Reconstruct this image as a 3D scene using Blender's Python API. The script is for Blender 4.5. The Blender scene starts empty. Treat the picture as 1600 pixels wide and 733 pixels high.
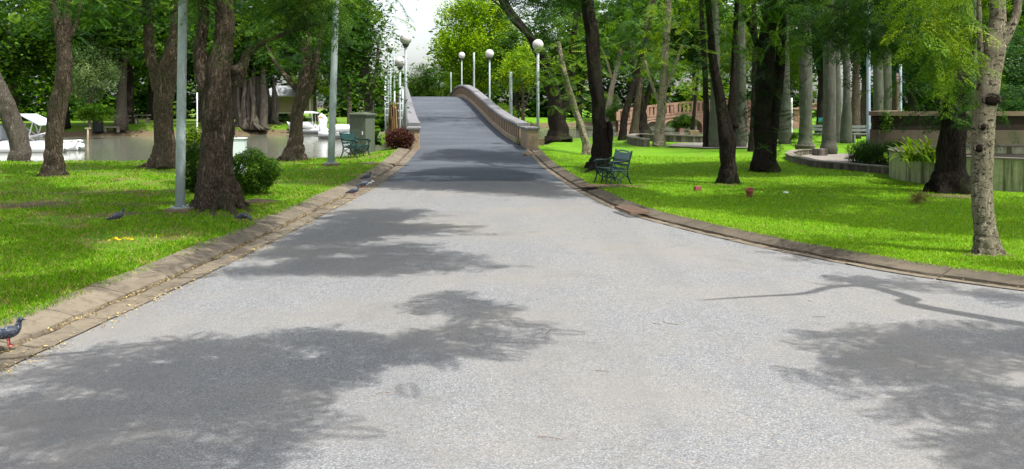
import bpy, bmesh, math, random
import numpy as np
from mathutils import Vector, Matrix
random.seed(7)
rng = np.random.default_rng(7)
sc = bpy.context.scene
COL = sc.collection
R = math.radians
PI = math.pi

# ------------------------------------------------------------------ camera frame (level camera with a lowered lens)
F, H, YH = 1500.0, 1.9, 165.0
def WX(px, Y): return (px - 800.0) / F * Y
def WZ(py, Y): return H - (py - YH) / F * Y
def GR(px, py, z=0.0):
    Y = F * (H - z) / (py - YH)
    return WX(px, Y), Y
EL = R(63)
SUN = np.array([0.82 * math.cos(EL), -0.572 * math.cos(EL), math.sin(EL)])
SUN /= np.linalg.norm(SUN)

# ------------------------------------------------------------------ scene helpers
def tag(o, label=None, cat=None, group=None, kind=None):
    if label: o['label'] = label
    if cat: o['category'] = cat
    if group: o['group'] = group
    if kind: o['kind'] = kind
    return o
def thing(name, label, cat, loc=(0, 0, 0), rz=0.0, group=None):
    o = bpy.data.objects.new(name, None)
    o.empty_display_size = 0.2
    COL.objects.link(o)
    o.location = loc
    o.rotation_euler = (0, 0, rz)
    return tag(o, label, cat, group)
def copy_tree(o, parent=None):
    c = o.copy(); COL.objects.link(c)
    if parent: c.parent = parent
    for ch in list(o.children): copy_tree(ch, c)
    return c

def make_mesh(name, V, Fq, mats, mi=None, smooth=False, tint=None):
    """V (n,3) array; Fq either (m,k) array or list of tuples"""
    me = bpy.data.meshes.new(name)
    V = np.asarray(V, dtype=np.float32)
    if isinstance(Fq, np.ndarray):
        m, k = Fq.shape
        loops = Fq.astype(np.int32).ravel()
        starts = np.arange(0, m * k, k, dtype=np.int32)
        tot = np.full(m, k, dtype=np.int32)
    else:
        m = len(Fq)
        tot = np.array([len(f) for f in Fq], dtype=np.int32)
        loops = np.array([i for f in Fq for i in f], dtype=np.int32)
        starts = np.concatenate([[0], np.cumsum(tot)[:-1]]).astype(np.int32)
    me.vertices.add(len(V)); me.vertices.foreach_set('co', V.ravel())
    me.loops.add(len(loops)); me.loops.foreach_set('vertex_index', loops)
    me.polygons.add(m)
    me.polygons.foreach_set('loop_start', starts)
    me.polygons.foreach_set('loop_total', tot)
    if mi is not None: me.polygons.foreach_set('material_index', np.asarray(mi, dtype=np.int32))
    sm = np.full(m, bool(smooth)) if not hasattr(smooth, '__len__') else np.asarray(smooth, dtype=bool)
    me.polygons.foreach_set('use_smooth', sm)
    for mt in (mats if isinstance(mats, (list, tuple)) else [mats]): me.materials.append(mt)
    me.update(calc_edges=True)
    if tint is not None:
        a = me.attributes.new('tint', 'FLOAT', 'POINT')
        a.data.foreach_set('value', np.asarray(tint, dtype=np.float32))
    return me
def link(name, me, parent=None):
    o = bpy.data.objects.new(name, me); COL.objects.link(o)
    if parent: o.parent = parent
    return o

def frames(P):
    P = np.asarray(P, float)
    T = np.gradient(P, axis=0)
    T /= np.linalg.norm(T, axis=1)[:, None] + 1e-9
    ref = np.array([0.0, 1.0, 0.0]) if abs(T[0][1]) < 0.8 else np.array([1.0, 0.0, 0.0])
    A = []
    a = ref - T[0] * ref.dot(T[0]); a /= np.linalg.norm(a)
    for t in T:
        a = a - t * a.dot(t); a /= np.linalg.norm(a) + 1e-9
        A.append(a.copy())
    A = np.array(A)
    return T, A, np.cross(T, A)
def spline(P, n):
    P = np.asarray(P, float)
    if len(P) < 3:
        t = np.linspace(0, 1, n)[:, None]
        return P[0] * (1 - t) + P[-1] * t
    Q = np.vstack([2 * P[0] - P[1], P, 2 * P[-1] - P[-2]])
    seg = len(P) - 1
    out = []
    for u in np.linspace(0, seg - 1e-6, n):
        i = int(u); t = u - i
        p0, p1, p2, p3 = Q[i], Q[i + 1], Q[i + 2], Q[i + 3]
        out.append(0.5 * (2 * p1 + (p2 - p0) * t + (2 * p0 - 5 * p1 + 4 * p2 - p3) * t * t + (3 * p1 - p0 - 3 * p2 + p3) * t ** 3))
    return np.array(out)

class MB:
    def __init__(s): s.v = []; s.f = []; s.mi = []; s.sm = []; s.n = 0
    def add(s, V, Fc, mi=0, smooth=False):
        V = np.asarray(V, float)
        s.v.append(V)
        for f in Fc:
            s.f.append(tuple(int(i) + s.n for i in f)); s.mi.append(mi); s.sm.append(smooth)
        s.n += len(V)
    def box(s, c, size, rz=0.0, mi=0, tilt=None):
        x, y, z = [q / 2 for q in size]
        V = np.array([[-x,-y,-z],[x,-y,-z],[x,y,-z],[-x,y,-z],[-x,-y,z],[x,-y,z],[x,y,z],[-x,y,z]])
        if tilt is not None:
            M = np.array(tilt.to_3x3()); V = V @ M.T
        if rz:
            ca, sa = math.cos(rz), math.sin(rz)
            V = V @ np.array([[ca, sa, 0], [-sa, ca, 0], [0, 0, 1]])
        V = V + np.array(c)
        s.add(V, [(0,3,2,1),(4,5,6,7),(0,1,5,4),(1,2,6,5),(2,3,7,6),(3,0,4,7)], mi)
    def bar(s, a, b, w, h=None, mi=0):
        h = h or w
        a = Vector(a); b = Vector(b); d = b - a
        q = d.to_track_quat('Z', 'Y').to_matrix()
        V = []
        for z in (0, d.length):
            for x, y in ((-w/2,-h/2),(w/2,-h/2),(w/2,h/2),(-w/2,h/2)):
                V.append(a + q @ Vector((x, y, z)))
        s.add([tuple(p) for p in V], [(0,3,2,1),(4,5,6,7),(0,1,5,4),(1,2,6,5),(2,3,7,6),(3,0,4,7)], mi)
    def tube(s, P, rad, sides=10, mi=0, smooth=True, shape=None, caps=True, sq=(1, 1)):
        P = np.asarray(P, float); n = len(P)
        rad = np.full(n, rad, float) if np.isscalar(rad) else np.asarray(rad, float)
        T, A, B = frames(P)
        th = np.arange(sides) / sides * 2 * PI
        rr = rad[:, None] * np.ones(sides)[None]
        if shape is not None: rr = rr * shape(P, th)
        V = P[:, None] + (A[:, None] * (np.cos(th) * sq[0])[None, :, None] + B[:, None] * (np.sin(th) * sq[1])[None, :, None]) * rr[..., None]
        V = V.reshape(-1, 3)
        Fc = [(i*sides+j, i*sides+(j+1) % sides, (i+1)*sides+(j+1) % sides, (i+1)*sides+j) for i in range(n-1) for j in range(sides)]
        if caps:
            Fc.append(tuple(range(sides - 1, -1, -1))); Fc.append(tuple((n-1)*sides + j for j in range(sides)))
        s.add(V, Fc, mi, smooth)
    def lathe(s, prof, c=(0, 0, 0), sides=16, mi=0, smooth=True):
        prof = np.asarray(prof, float); n = len(prof)
        th = np.arange(sides) / sides * 2 * PI
        V = np.stack([prof[:, 0][:, None] * np.cos(th), prof[:, 0][:, None] * np.sin(th), np.repeat(prof[:, 1][:, None], sides, 1)], -1).reshape(-1, 3) + np.array(c)
        Fc = [(i*sides+j, i*sides+(j+1) % sides, (i+1)*sides+(j+1) % sides, (i+1)*sides+j) for i in range(n-1) for j in range(sides)]
        Fc.append(tuple(range(sides - 1, -1, -1))); Fc.append(tuple((n-1)*sides + j for j in range(sides)))
        s.add(V, Fc, mi, smooth)
    def ball(s, c, r, mi=0, seg=16, rings=10):
        r = (r, r, r) if np.isscalar(r) else r
        V = [(c[0], c[1], c[2] - r[2])]
        for i in range(1, rings):
            a = -PI/2 + PI * i / rings
            for j in range(seg):
                t = 2*PI*j/seg
                V.append((c[0]+r[0]*math.cos(a)*math.cos(t), c[1]+r[1]*math.cos(a)*math.sin(t), c[2]+r[2]*math.sin(a)))
        V.append((c[0], c[1], c[2] + r[2]))
        Fc = [(0, 1+(j+1) % seg, 1+j) for j in range(seg)]
        for i in range(rings-2):
            for j in range(seg):
                a = 1+i*seg
                Fc.append((a+j, a+(j+1) % seg, a+seg+(j+1) % seg, a+seg+j))
        a = 1+(rings-2)*seg
        Fc += [(a+j, a+(j+1) % seg, len(V)-1) for j in range(seg)]
        s.add(V, Fc, mi, True)
    def sweep(s, path, prof, mi=0, closed=False, smooth=False, up=(0, 0, 1)):
        """prof: (offset along the outward normal, z) carried along a horizontal path of (pos, normal)"""
        n = len(path); k = len(prof)
        V = []
        for (p, nn) in path:
            for (o, z) in prof: V.append((p[0] + nn[0]*o, p[1] + nn[1]*o, p[2] + z))
        Fc = []
        kk = k if closed else k - 1
        for i in range(n - 1):
            for j in range(kk): Fc.append((i*k+j, i*k+(j+1) % k, (i+1)*k+(j+1) % k, (i+1)*k+j))
        if closed:
            Fc.append(tuple(range(k))); Fc.append(tuple((n-1)*k + j for j in range(k-1, -1, -1)))
        s.add(V, Fc, mi, smooth)
    def build(s, name, mats, parent=None, base=(0, 0, 0), bevel=0.0, recalc=True):
        V = np.vstack(s.v) - np.array(base, float)
        me = make_mesh(name, V, s.f, mats, s.mi, s.sm)
        if recalc:
            bm = bmesh.new(); bm.from_mesh(me); bmesh.ops.recalc_face_normals(bm, faces=bm.faces); bm.to_mesh(me); bm.free()
        o = link(name, me, parent)
        if bevel:
            b = o.modifiers.new('bevel', 'BEVEL'); b.width = bevel; b.segments = 2; b.limit_method = 'ANGLE'; b.angle_limit = R(40)
        return o

# ------------------------------------------------------------------ materials
class NT:
    def __init__(s, name):
        s.m = bpy.data.materials.new(name); s.m.use_nodes = True
        s.t = s.m.node_tree; s.t.nodes.clear()
        s.out = s.n('ShaderNodeOutputMaterial')
    def n(s, kind, **kw):
        nd = s.t.nodes.new(kind)
        for k, v in kw.items():
            if hasattr(nd, k): setattr(nd, k, v)
            else: nd.inputs[k].default_value = v
        return nd
    def l(s, a, b): s.t.links.new(a, b)
    def coord(s, which='Object', scale=(1, 1, 1)):
        tc = s.n('ShaderNodeTexCoord'); mp = s.n('ShaderNodeMapping')
        mp.inputs['Scale'].default_value = scale
        s.l(tc.outputs[which], mp.inputs['Vector']); return mp.outputs[0]
    def noise(s, vec, scale, detail=4, rough=0.55, dist=0.0):
        nd = s.n('ShaderNodeTexNoise'); nd.inputs['Scale'].default_value = scale; nd.inputs['Detail'].default_value = detail
        nd.inputs['Roughness'].default_value = rough; nd.inputs['Distortion'].default_value = dist
        s.l(vec, nd.inputs['Vector']); return nd.outputs['Fac']
    def voro(s, vec, scale, feature='F1', out='Distance'):
        nd = s.n('ShaderNodeTexVoronoi'); nd.feature = feature; nd.inputs['Scale'].default_value = scale
        s.l(vec, nd.inputs['Vector']); return nd.outputs[out]
    def ramp(s, fac, stops):
        nd = s.n('ShaderNodeValToRGB'); e = nd.color_ramp.elements
        while len(e) < len(stops): e.new(0.5)
        for i, (p, c) in enumerate(stops):
            e[i].position = p
            c = (c, c, c) if np.isscalar(c) else c
            e[i].color = (*c[:3], 1)
        s.l(fac, nd.inputs['Fac']); return nd.outputs['Color']
    def mix(s, fac, a, b, mode='MIX'):
        nd = s.n('ShaderNodeMix'); nd.data_type = 'RGBA'; nd.blend_type = mode
        for sock, val in ((nd.inputs[0], fac), (nd.inputs[6], a), (nd.inputs[7], b)):
            if hasattr(val, 'node'): s.l(val, sock)
            else: sock.default_value = val if np.isscalar(val) else (*val[:3], 1)
        return nd.outputs[2]
    def math(s, op, a, b=0.0):
        nd = s.n('ShaderNodeMath'); nd.operation = op
        for sock, val in ((nd.inputs[0], a), (nd.inputs[1], b)):
            if hasattr(val, 'node'): s.l(val, sock)
            else: sock.default_value = val
        return nd.outputs[0]
    def bump(s, h, strength=0.5, dist=0.02):
        nd = s.n('ShaderNodeBump'); nd.inputs['Strength'].default_value = strength; nd.inputs['Distance'].default_value = dist
        s.l(h, nd.inputs['Height']); return nd.outputs[0]
    def pbsdf(s, col, rough=0.7, metal=0.0, spec=0.4, normal=None, finish=True):
        nd = s.n('ShaderNodeBsdfPrincipled')
        for sock, val in ((nd.inputs['Base Color'], col), (nd.inputs['Roughness'], rough)):
            if hasattr(val, 'node'): s.l(val, sock)
            else: sock.default_value = val if np.isscalar(val) else (*val[:3], 1)
        nd.inputs['Metallic'].default_value = metal; nd.inputs['Specular IOR Level'].default_value = spec
        if normal is not None: s.l(normal, nd.inputs['Normal'])
        if finish: s.l(nd.outputs[0], s.out.inputs['Surface'])
        return nd.outputs[0]

def paint(name, col, rough=0.45, wear=0.25, wearcol=None, scale=6.0, metal=0.0, bump=0.0):
    t = NT(name); v = t.coord()
    n1 = t.noise(v, scale, 6, 0.65); n2 = t.noise(v, scale*7, 3)
    dark = tuple(c * 0.55 for c in col) if wearcol is None else wearcol
    c = t.mix(t.ramp(n1, [(0.42, 0.0), (0.75, wear)]), col, dark)
    c = t.mix(t.ramp(n2, [(0.55, 0.0), (0.8, wear * 0.6)]), c, tuple(x * 0.7 for x in dark))
    nb = t.bump(n2, bump, 0.01) if bump else None
    t.pbsdf(c, t.ramp(n1, [(0.3, rough), (0.8, min(1, rough + 0.25))]), metal, 0.4, nb)
    return t.m

def bark(name, base, dark, moss=(0.06, 0.09, 0.02), mossamt=0.35, patch=None, scale=1.0):
    t = NT(name)
    v = t.coord('Object', (scale, scale, 0.28 * scale)); vr = t.coord('Object')
    n1 = t.noise(v, 13, 8, 0.72, 1.2); n3 = t.noise(vr, 1.3, 4, 0.6); n4 = t.noise(vr, 30, 5, 0.7); n5 = t.noise(t.coord('Object', (scale, scale, 0.16 * scale)), 34, 5, 0.7, 0.8)
    rid = t.math('ABSOLUTE', t.math('SUBTRACT', n1, 0.5))
    h = t.math('ADD', t.math('MULTIPLY', t.ramp(rid, [(0.0, 0.0), (0.11, 1.0)]), 0.45), t.math('MULTIPLY', n5, 0.75))
    c = t.mix(t.ramp(h, [(0.30, 0.0), (0.85, 1.0)]), dark, base)
    c = t.mix(t.ramp(n4, [(0.5, 0.0), (0.72, 0.45)]), c, tuple(min(1, x * 1.9) for x in base))
    c = t.mix(t.ramp(n3, [(0.52, 0.0), (0.68, mossamt)]), c, moss)
    if patch: c = t.mix(t.ramp(t.noise(t.coord('Object', (.8, .8, 1.5)), 11, 7, 0.78, 1.2), [(0.535, 0.0), (0.575, 1.0)]), c, patch)
    t.pbsdf(c, 0.92, 0, 0.15, t.bump(h, 1.0, 0.06))
    return t.m

def leafmat(name, dark, mid, light, trans=0.34, rough=0.5):
    t = NT(name)
    at = t.n('ShaderNodeAttribute'); at.attribute_name = 'tint'
    c = t.ramp(at.outputs['Fac'], [(0.0, dark), (0.45, mid), (0.93, light)] + ([(0.96, (0.36, 0.27, 0.11))] if name == 'grass_blade' else []))
    p = t.pbsdf(c, rough, 0, 0.14, finish=False)
    tr = t.n('ShaderNodeBsdfTranslucent')
    t.l(t.mix(1.0, c, (1.35, 1.3, 0.35), 'MULTIPLY'), tr.inputs['Color'])
    mx = t.n('ShaderNodeMixShader'); mx.inputs[0].default_value = trans
    t.l(p, mx.inputs[1]); t.l(tr.outputs[0], mx.inputs[2]); t.l(mx.outputs[0], t.out.inputs['Surface'])
    return t.m

M = {}
M['leaf_deep'] = leafmat('leaf_deep', (0.006, 0.024, 0.003), (0.019, 0.064, 0.005), (0.075, 0.160, 0.009))
M['leaf_mid'] = leafmat('leaf_mid', (0.008, 0.032, 0.003), (0.030, 0.092, 0.005), (0.135, 0.245, 0.012))
M['leaf_light'] = leafmat('leaf_light', (0.040, 0.100, 0.006), (0.110, 0.205, 0.009), (0.23, 0.32, 0.018), 0.42)
M['leaf_bright'] = leafmat('leaf_bright', (0.075, 0.165, 0.006), (0.18, 0.325, 0.009), (0.36, 0.48, 0.02), 0.46)
M['leaf_blue'] = leafmat('leaf_blue', (0.014, 0.05, 0.012), (0.035, 0.10, 0.022), (0.09, 0.17, 0.05))
M['leaf_pale'] = leafmat('leaf_pale', (0.05, 0.11, 0.03), (0.12, 0.20, 0.065), (0.27, 0.34, 0.15))
M['leaf_red'] = leafmat('leaf_red', (0.03, 0.010, 0.012), (0.075, 0.022, 0.024), (0.17, 0.09, 0.05))
M['leaf_pine'] = leafmat('leaf_pine', (0.010, 0.035, 0.012), (0.02, 0.065, 0.022), (0.04, 0.10, 0.035), 0.25)
M['dry'] = leafmat('dry', (0.10, 0.06, 0.025), (0.23, 0.15, 0.07), (0.36, 0.26, 0.14), 0.2)
M['litter'] = leafmat('litter', (0.14, 0.08, 0.03), (0.34, 0.25, 0.10), (0.52, 0.42, 0.18), 0.1)
M['grass_blade'] = leafmat('grass_blade', (0.06, 0.175, 0.002), (0.165, 0.345, 0.003), (0.34, 0.45, 0.05), 0.35, 0.65)

M['bark_brown'] = bark('bark_brown', (0.19, 0.145, 0.10), (0.018, 0.013, 0.009))
M['bark_dark'] = bark('bark_dark', (0.046, 0.034, 0.025), (0.007, 0.006, 0.005), mossamt=0.45)
M['bark_grey'] = bark('bark_grey', (0.19, 0.165, 0.13), (0.045, 0.035, 0.025), mossamt=0.3)
M['bark_pale'] = bark('bark_pale', (0.44, 0.39, 0.27), (0.24, 0.20, 0.13), (0.22, 0.22, 0.09), 0.35, patch=(0.035, 0.025, 0.018))

def palmbark():
    t = NT('palm_bark'); v = t.coord('Object'); vz = t.coord('Object', (0.3, 0.3, 1))
    w = t.noise(vz, 9, 3, 0.5); n = t.noise(v, 3, 6, 0.7); n2 = t.noise(t.coord('Object', (1, 1, 0.12)), 16, 4)
    c = t.mix(t.ramp(n, [(0.35, 0.0), (0.7, 1.0)]), (0.098, 0.103, 0.078), (0.045, 0.054, 0.034))
    c = t.mix(t.ramp(w, [(0.42, 0.5), (0.55, 0.0)]), c, (0.07, 0.06, 0.045))
    c = t.mix(t.ramp(n2, [(0.5, 0.0), (0.75, 0.5)]), c, (0.17, 0.17, 0.14))
    t.pbsdf(c, 0.9, 0, 0.15, t.bump(w, 0.4, 0.02)); return t.m
M['palm'] = palmbark()

def roadmat():
    t = NT('asphalt'); v = t.coord('Object')
    sp = t.voro(v, 145, 'F1', 'Color'); n1 = t.noise(v, 0.45, 5, 0.6); n2 = t.noise(v, 2.6, 5, 0.6); n3 = t.noise(v, 60, 3, 0.7)
    vo = t.voro(v, 42, 'F1', 'Color')
    g = t.n('ShaderNodeSeparateColor'); t.l(sp, g.inputs[0]); g2 = t.n('ShaderNodeSeparateColor'); t.l(vo, g2.inputs[0])
    old = t.ramp(g.outputs[0], [(0.0, (0.098, 0.100, 0.102)), (0.4, (0.174, 0.177, 0.180)), (0.75, (0.226, 0.229, 0.230)), (1.0, (0.35, 0.351, 0.348))])
    old = t.mix(t.ramp(g2.outputs[1], [(0.90, 0.0), (0.93, 0.4)]), old, (0.10, 0.095, 0.09))
    old = t.mix(t.ramp(g2.outputs[2], [(0.93, 0.0), (0.95, 0.35)]), old, (0.30, 0.26, 0.20))
    old = t.mix(t.ramp(n1, [(0.42, 0.0), (0.64, 0.7)]), old, (0.225, 0.210, 0.185))
    old = t.mix(t.ramp(n2, [(0.5, 0.0), (0.75, 0.35)]), old, (0.16, 0.16, 0.16))
    wear = t.noise(t.coord('Object', (1.1, 0.10, 1)), 1.2, 5, 0.6); st = t.noise(v, 1.1, 7, 0.7, 0.8)
    old = t.mix(t.ramp(wear, [(0.45, 0.0), (0.7, 0.28)]), old, (0.135, 0.137, 0.14))
    old = t.mix(t.ramp(st, [(0.56, 0.0), (0.68, 0.35)]), old, (0.12, 0.115, 0.105))
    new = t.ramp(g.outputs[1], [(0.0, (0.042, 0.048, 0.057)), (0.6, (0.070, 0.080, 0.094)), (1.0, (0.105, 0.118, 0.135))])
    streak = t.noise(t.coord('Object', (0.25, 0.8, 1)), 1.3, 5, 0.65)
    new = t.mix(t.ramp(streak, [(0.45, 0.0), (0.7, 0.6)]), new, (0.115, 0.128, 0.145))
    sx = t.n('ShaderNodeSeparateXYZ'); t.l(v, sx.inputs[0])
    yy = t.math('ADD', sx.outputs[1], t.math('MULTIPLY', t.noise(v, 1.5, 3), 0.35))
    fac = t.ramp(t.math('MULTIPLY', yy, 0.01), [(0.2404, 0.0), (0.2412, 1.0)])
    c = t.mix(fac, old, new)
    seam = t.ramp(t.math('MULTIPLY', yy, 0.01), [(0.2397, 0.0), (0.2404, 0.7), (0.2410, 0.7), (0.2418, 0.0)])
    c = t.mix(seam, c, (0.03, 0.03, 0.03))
    hh = t.math('ADD', g.outputs[0], n3)
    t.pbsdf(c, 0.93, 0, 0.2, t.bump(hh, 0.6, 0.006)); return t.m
M['asphalt'] = roadmat()

def concrete(name, a, b, stain=(0.09, 0.075, 0.05), amt=0.5, ribs=0.0, streak=False):
    t = NT(name); v = t.coord('Object')
    n1 = t.noise(v, 1.2, 6, 0.65, 0.4); n2 = t.noise(v, 9, 6, 0.7); n3 = t.noise(v, 70, 3)
    c = t.mix(t.ramp(n1, [(0.35, 0.0), (0.68, 1.0)]), a, b)
    c = t.mix(t.ramp(n2, [(0.48, 0.0), (0.72, amt)]), c, stain)
    if streak:
        vs = t.coord('Object', (1, 1, 0.06)); ns = t.noise(vs, 4.0, 6, 0.7)
        c = t.mix(t.ramp(ns, [(0.47, 0.0), (0.6, 0.85)]), c, streak)
    c = t.mix(t.ramp(n3, [(0.55, 0.0), (0.8, 0.35)]), c, tuple(x * 0.5 for x in a))
    t.pbsdf(c, 0.9, 0, 0.2, t.bump(t.math('ADD', n2, n3), 0.5, 0.008)); return t.m
M['kerb'] = concrete('kerb_concrete', (0.205, 0.170, 0.122), (0.122, 0.102, 0.074), (0.055, 0.046, 0.034), 0.8)
M['kerb_dark'] = concrete('kerb_weathered', (0.135, 0.112, 0.08), (0.08, 0.066, 0.048), (0.04, 0.033, 0.024), 0.7)
M['planter'] = concrete('planter_concrete', (0.44, 0.43, 0.27), (0.32, 0.33, 0.18), (0.14, 0.17, 0.06), 0.5, streak=(0.045, 0.06, 0.018))
M['tallwall'] = concrete('tallwall_concrete', (0.110, 0.088, 0.060), (0.078, 0.064, 0.045), (0.07, 0.055, 0.035), 0.5, streak=(0.08, 0.065, 0.045))
M['wallcap'] = concrete('wallcap', (0.20, 0.145, 0.095), (0.14, 0.10, 0.07))
M['wallband'] = concrete('wallband', (0.028, 0.018, 0.013), (0.018, 0.012, 0.010), (0.01, 0.008, 0.006), 0.4)
M['lowwall'] = concrete('lowwall', (0.12, 0.10, 0.08), (0.055, 0.045, 0.035), (0.03, 0.025, 0.02), 0.6, streak=(0.22, 0.19, 0.15))
M['lowwalltop'] = concrete('lowwalltop', (0.24, 0.21, 0.165), (0.16, 0.14, 0.11))
M['paving'] = concrete('paving', (0.25, 0.225, 0.19), (0.19, 0.17, 0.15))
M['parapet'] = concrete('parapet_brown', (0.36, 0.275, 0.175), (0.28, 0.215, 0.14), (0.12, 0.08, 0.05), 0.5)
M['parapet_rib'] = concrete('parapet_rib', (0.26, 0.175, 0.11), (0.21, 0.14, 0.09))
M['parapet_cap'] = concrete('parapet_cap', (0.20, 0.195, 0.20), (0.14, 0.14, 0.145))
M['parapet_base'] = concrete('parapet_base', (0.40, 0.31, 0.20), (0.32, 0.24, 0.16))
M['terracotta'] = concrete('terracotta_stone', (0.37, 0.23, 0.155), (0.31, 0.19, 0.125), (0.19, 0.11, 0.075), 0.4)
M['terracotta_lt'] = concrete('terracotta_trim', (0.44, 0.29, 0.205), (0.38, 0.245, 0.17), (0.3, 0.17, 0.11), 0.3)
M['soil'] = concrete('soil', (0.11, 0.075, 0.045), (0.07, 0.05, 0.03), (0.16, 0.12, 0.07), 0.6)
M['stone'] = concrete('brown_stone', (0.22, 0.17, 0.11), (0.14, 0.10, 0.065), (0.08, 0.06, 0.04), 0.6)
M['lamp_pole'] = paint('lamp_pole_paint', (0.30, 0.36, 0.35), 0.45, 0.5, (0.16, 0.15, 0.12), 5)
M['lamp_dark'] = paint('lamp_collar', (0.06, 0.055, 0.05), 0.5)
M['iron'] = paint('green_iron', (0.007, 0.03, 0.027), 0.38, 0.3)
M['slat'] = paint('teal_slat', (0.008, 0.048, 0.043), 0.35, 0.35, (0.05, 0.075, 0.07))
M['slat_pale'] = paint('worn_slat', (0.17, 0.25, 0.28), 0.45, 0.6, (0.06, 0.12, 0.12), 18)
M['cabinet'] = paint('cabinet_green', (0.095, 0.115, 0.08), 0.5, 0.3)
M['white'] = paint('white_paint', (0.72, 0.73, 0.72), 0.4, 0.3, (0.45, 0.43, 0.38))
M['white_box'] = paint('white_plastic', (0.62, 0.69, 0.68), 0.4, 0.3, (0.5, 0.55, 0.45))
M['orange'] = paint('beak_orange', (0.7, 0.22, 0.04), 0.4)
M['black'] = paint('black_rubber', (0.015, 0.015, 0.016), 0.6)
M['greyroof'] = paint('grey_roof', (0.50, 0.53, 0.56), 0.5, 0.4)
M['roofgrey'] = paint('pavilion_roof', (0.27, 0.28, 0.29), 0.6, 0.4)
M['beige'] = paint('beige_wall', (0.30, 0.235, 0.15), 0.8, 0.3)
M['red'] = paint('red_cloth', (0.62, 0.03, 0.04), 0.8, 0.1)
M['skin'] = paint('skin', (0.38, 0.22, 0.14), 0.6, 0.1)
M['darkcloth'] = paint('dark_cloth', (0.03, 0.03, 0.05), 0.9, 0.1)
M['pot'] = paint('terracotta_pot', (0.32, 0.10, 0.07), 0.8, 0.5)
M['rust'] = paint('rusty_iron', (0.16, 0.10, 0.07), 0.8, 0.5)
M['teal_sign'] = paint('teal_sign', (0.02, 0.30, 0.33), 0.5, 0.1)
M['blue_pole'] = paint('blue_pole', (0.36, 0.43, 0.50), 0.45, 0.3)
M['foot'] = paint('pigeon_feet', (0.55, 0.12, 0.12), 0.6, 0.1)
M['stick'] = paint('twig', (0.17, 0.105, 0.06), 0.9, 0.4)

def globemat():
    t = NT('frosted_globe'); v = t.coord('Object')
    n = t.noise(v, 7, 4); sx = t.n('ShaderNodeSeparateXYZ'); t.l(v, sx.inputs[0])
    c = t.mix(t.ramp(n, [(0.4, 0.0), (0.7, 0.5)]), (0.56, 0.54, 0.50), (0.36, 0.33, 0.29))
    t.pbsdf(c, 0.25, 0, 0.5); return t.m
M['globe'] = globemat()
def pigeonmat():
    t = NT('pigeon_feathers'); v = t.coord('Object')
    n = t.noise(v, 16, 5, 0.6, 1.0); n2 = t.noise(v, 45, 3)
    c = t.mix(t.ramp(n, [(0.35, 0.0), (0.6, 1.0)]), (0.012, 0.016, 0.028), (0.05, 0.062, 0.085))
    c = t.mix(t.ramp(n2, [(0.5, 0.0), (0.62, 0.9)]), c, (0.02, 0.022, 0.03))
    c = t.mix(t.ramp(t.noise(v, 24, 3, 0.5, 2.0), [(0.60, 0.0), (0.64, 0.9)]), c, (0.30, 0.32, 0.35))
    t.pbsdf(c, 0.5, 0, 0.4); return t.m
M['pigeon'] = pigeonmat()

def grassmat():
    t = NT('lawn_grass'); v = t.coord('Object')
    n1 = t.noise(v, 0.35, 5, 0.6); n2 = t.noise(v, 2.2, 5, 0.65); n3 = t.noise(t.coord('Object', (1, 0.5, 1)), 38, 5, 0.75); n4 = t.noise(v, 0.9, 6, 0.7, 0.5)
    c = t.mix(t.ramp(n1, [(0.35, 0.0), (0.65, 1.0)]), (0.098, 0.235, 0.002), (0.155, 0.300, 0.004))
    c = t.mix(t.ramp(n2, [(0.4, 0.0), (0.75, 0.6)]), c, (0.10, 0.265, 0.003))
    c = t.mix(t.ramp(n3, [(0.38, 0.75), (0.6, 0.0)]), c, (0.06, 0.165, 0.003))
    lf0 = t.n('ShaderNodeSeparateXYZ'); t.l(v, lf0.inputs[0])
    c = t.mix(t.ramp(t.math('ADD', t.math('MULTIPLY', lf0.outputs[0], 0.05), 0.5), [(0.42, 0.75), (0.5, 0.0)]), c, (0.085, 0.19, 0.004))
    # bare, scuffed patches: mostly on the left lawn
    sx = t.n('ShaderNodeSeparateXYZ'); t.l(v, sx.inputs[0])
    left = t.ramp(t.math('ADD', t.math('MULTIPLY', sx.outputs[0], 0.05), 0.5), [(0.42, 1.0), (0.5, 0.25)])
    c = t.mix(t.math('MULTIPLY', t.ramp(n4, [(0.50, 0.0), (0.60, 0.85)]), left), c, (0.155, 0.115, 0.05))
    wz = t.ramp(t.math('ADD', sx.outputs[2], t.math('MULTIPLY', n2, 0.12)), [(0.0, 1.0), (0.09, 0.0)])   # earth on the banks
    c = t.mix(wz, c, (0.13, 0.10, 0.055))
    t.pbsdf(c, 0.9, 0, 0.15, t.bump(n3, 0.8, 0.03)); return t.m
M['grass'] = grassmat()
def watermat():
    t = NT('pond_water'); v = t.coord('Object', (1, 0.45, 1))
    n = t.noise(v, 1.6, 4, 0.55, 0.4); n2 = t.noise(v, 7, 3)
    h = t.math('ADD', n, t.math('MULTIPLY', n2, 0.35))
    t.pbsdf((0.145, 0.15, 0.11), 0.10, 0, 0.5, t.bump(h, 0.35, 0.05)); return t.m
M['water'] = watermat()
SKY, SUNE, EXPO = 0.15, 2.9, 1.18
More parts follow.
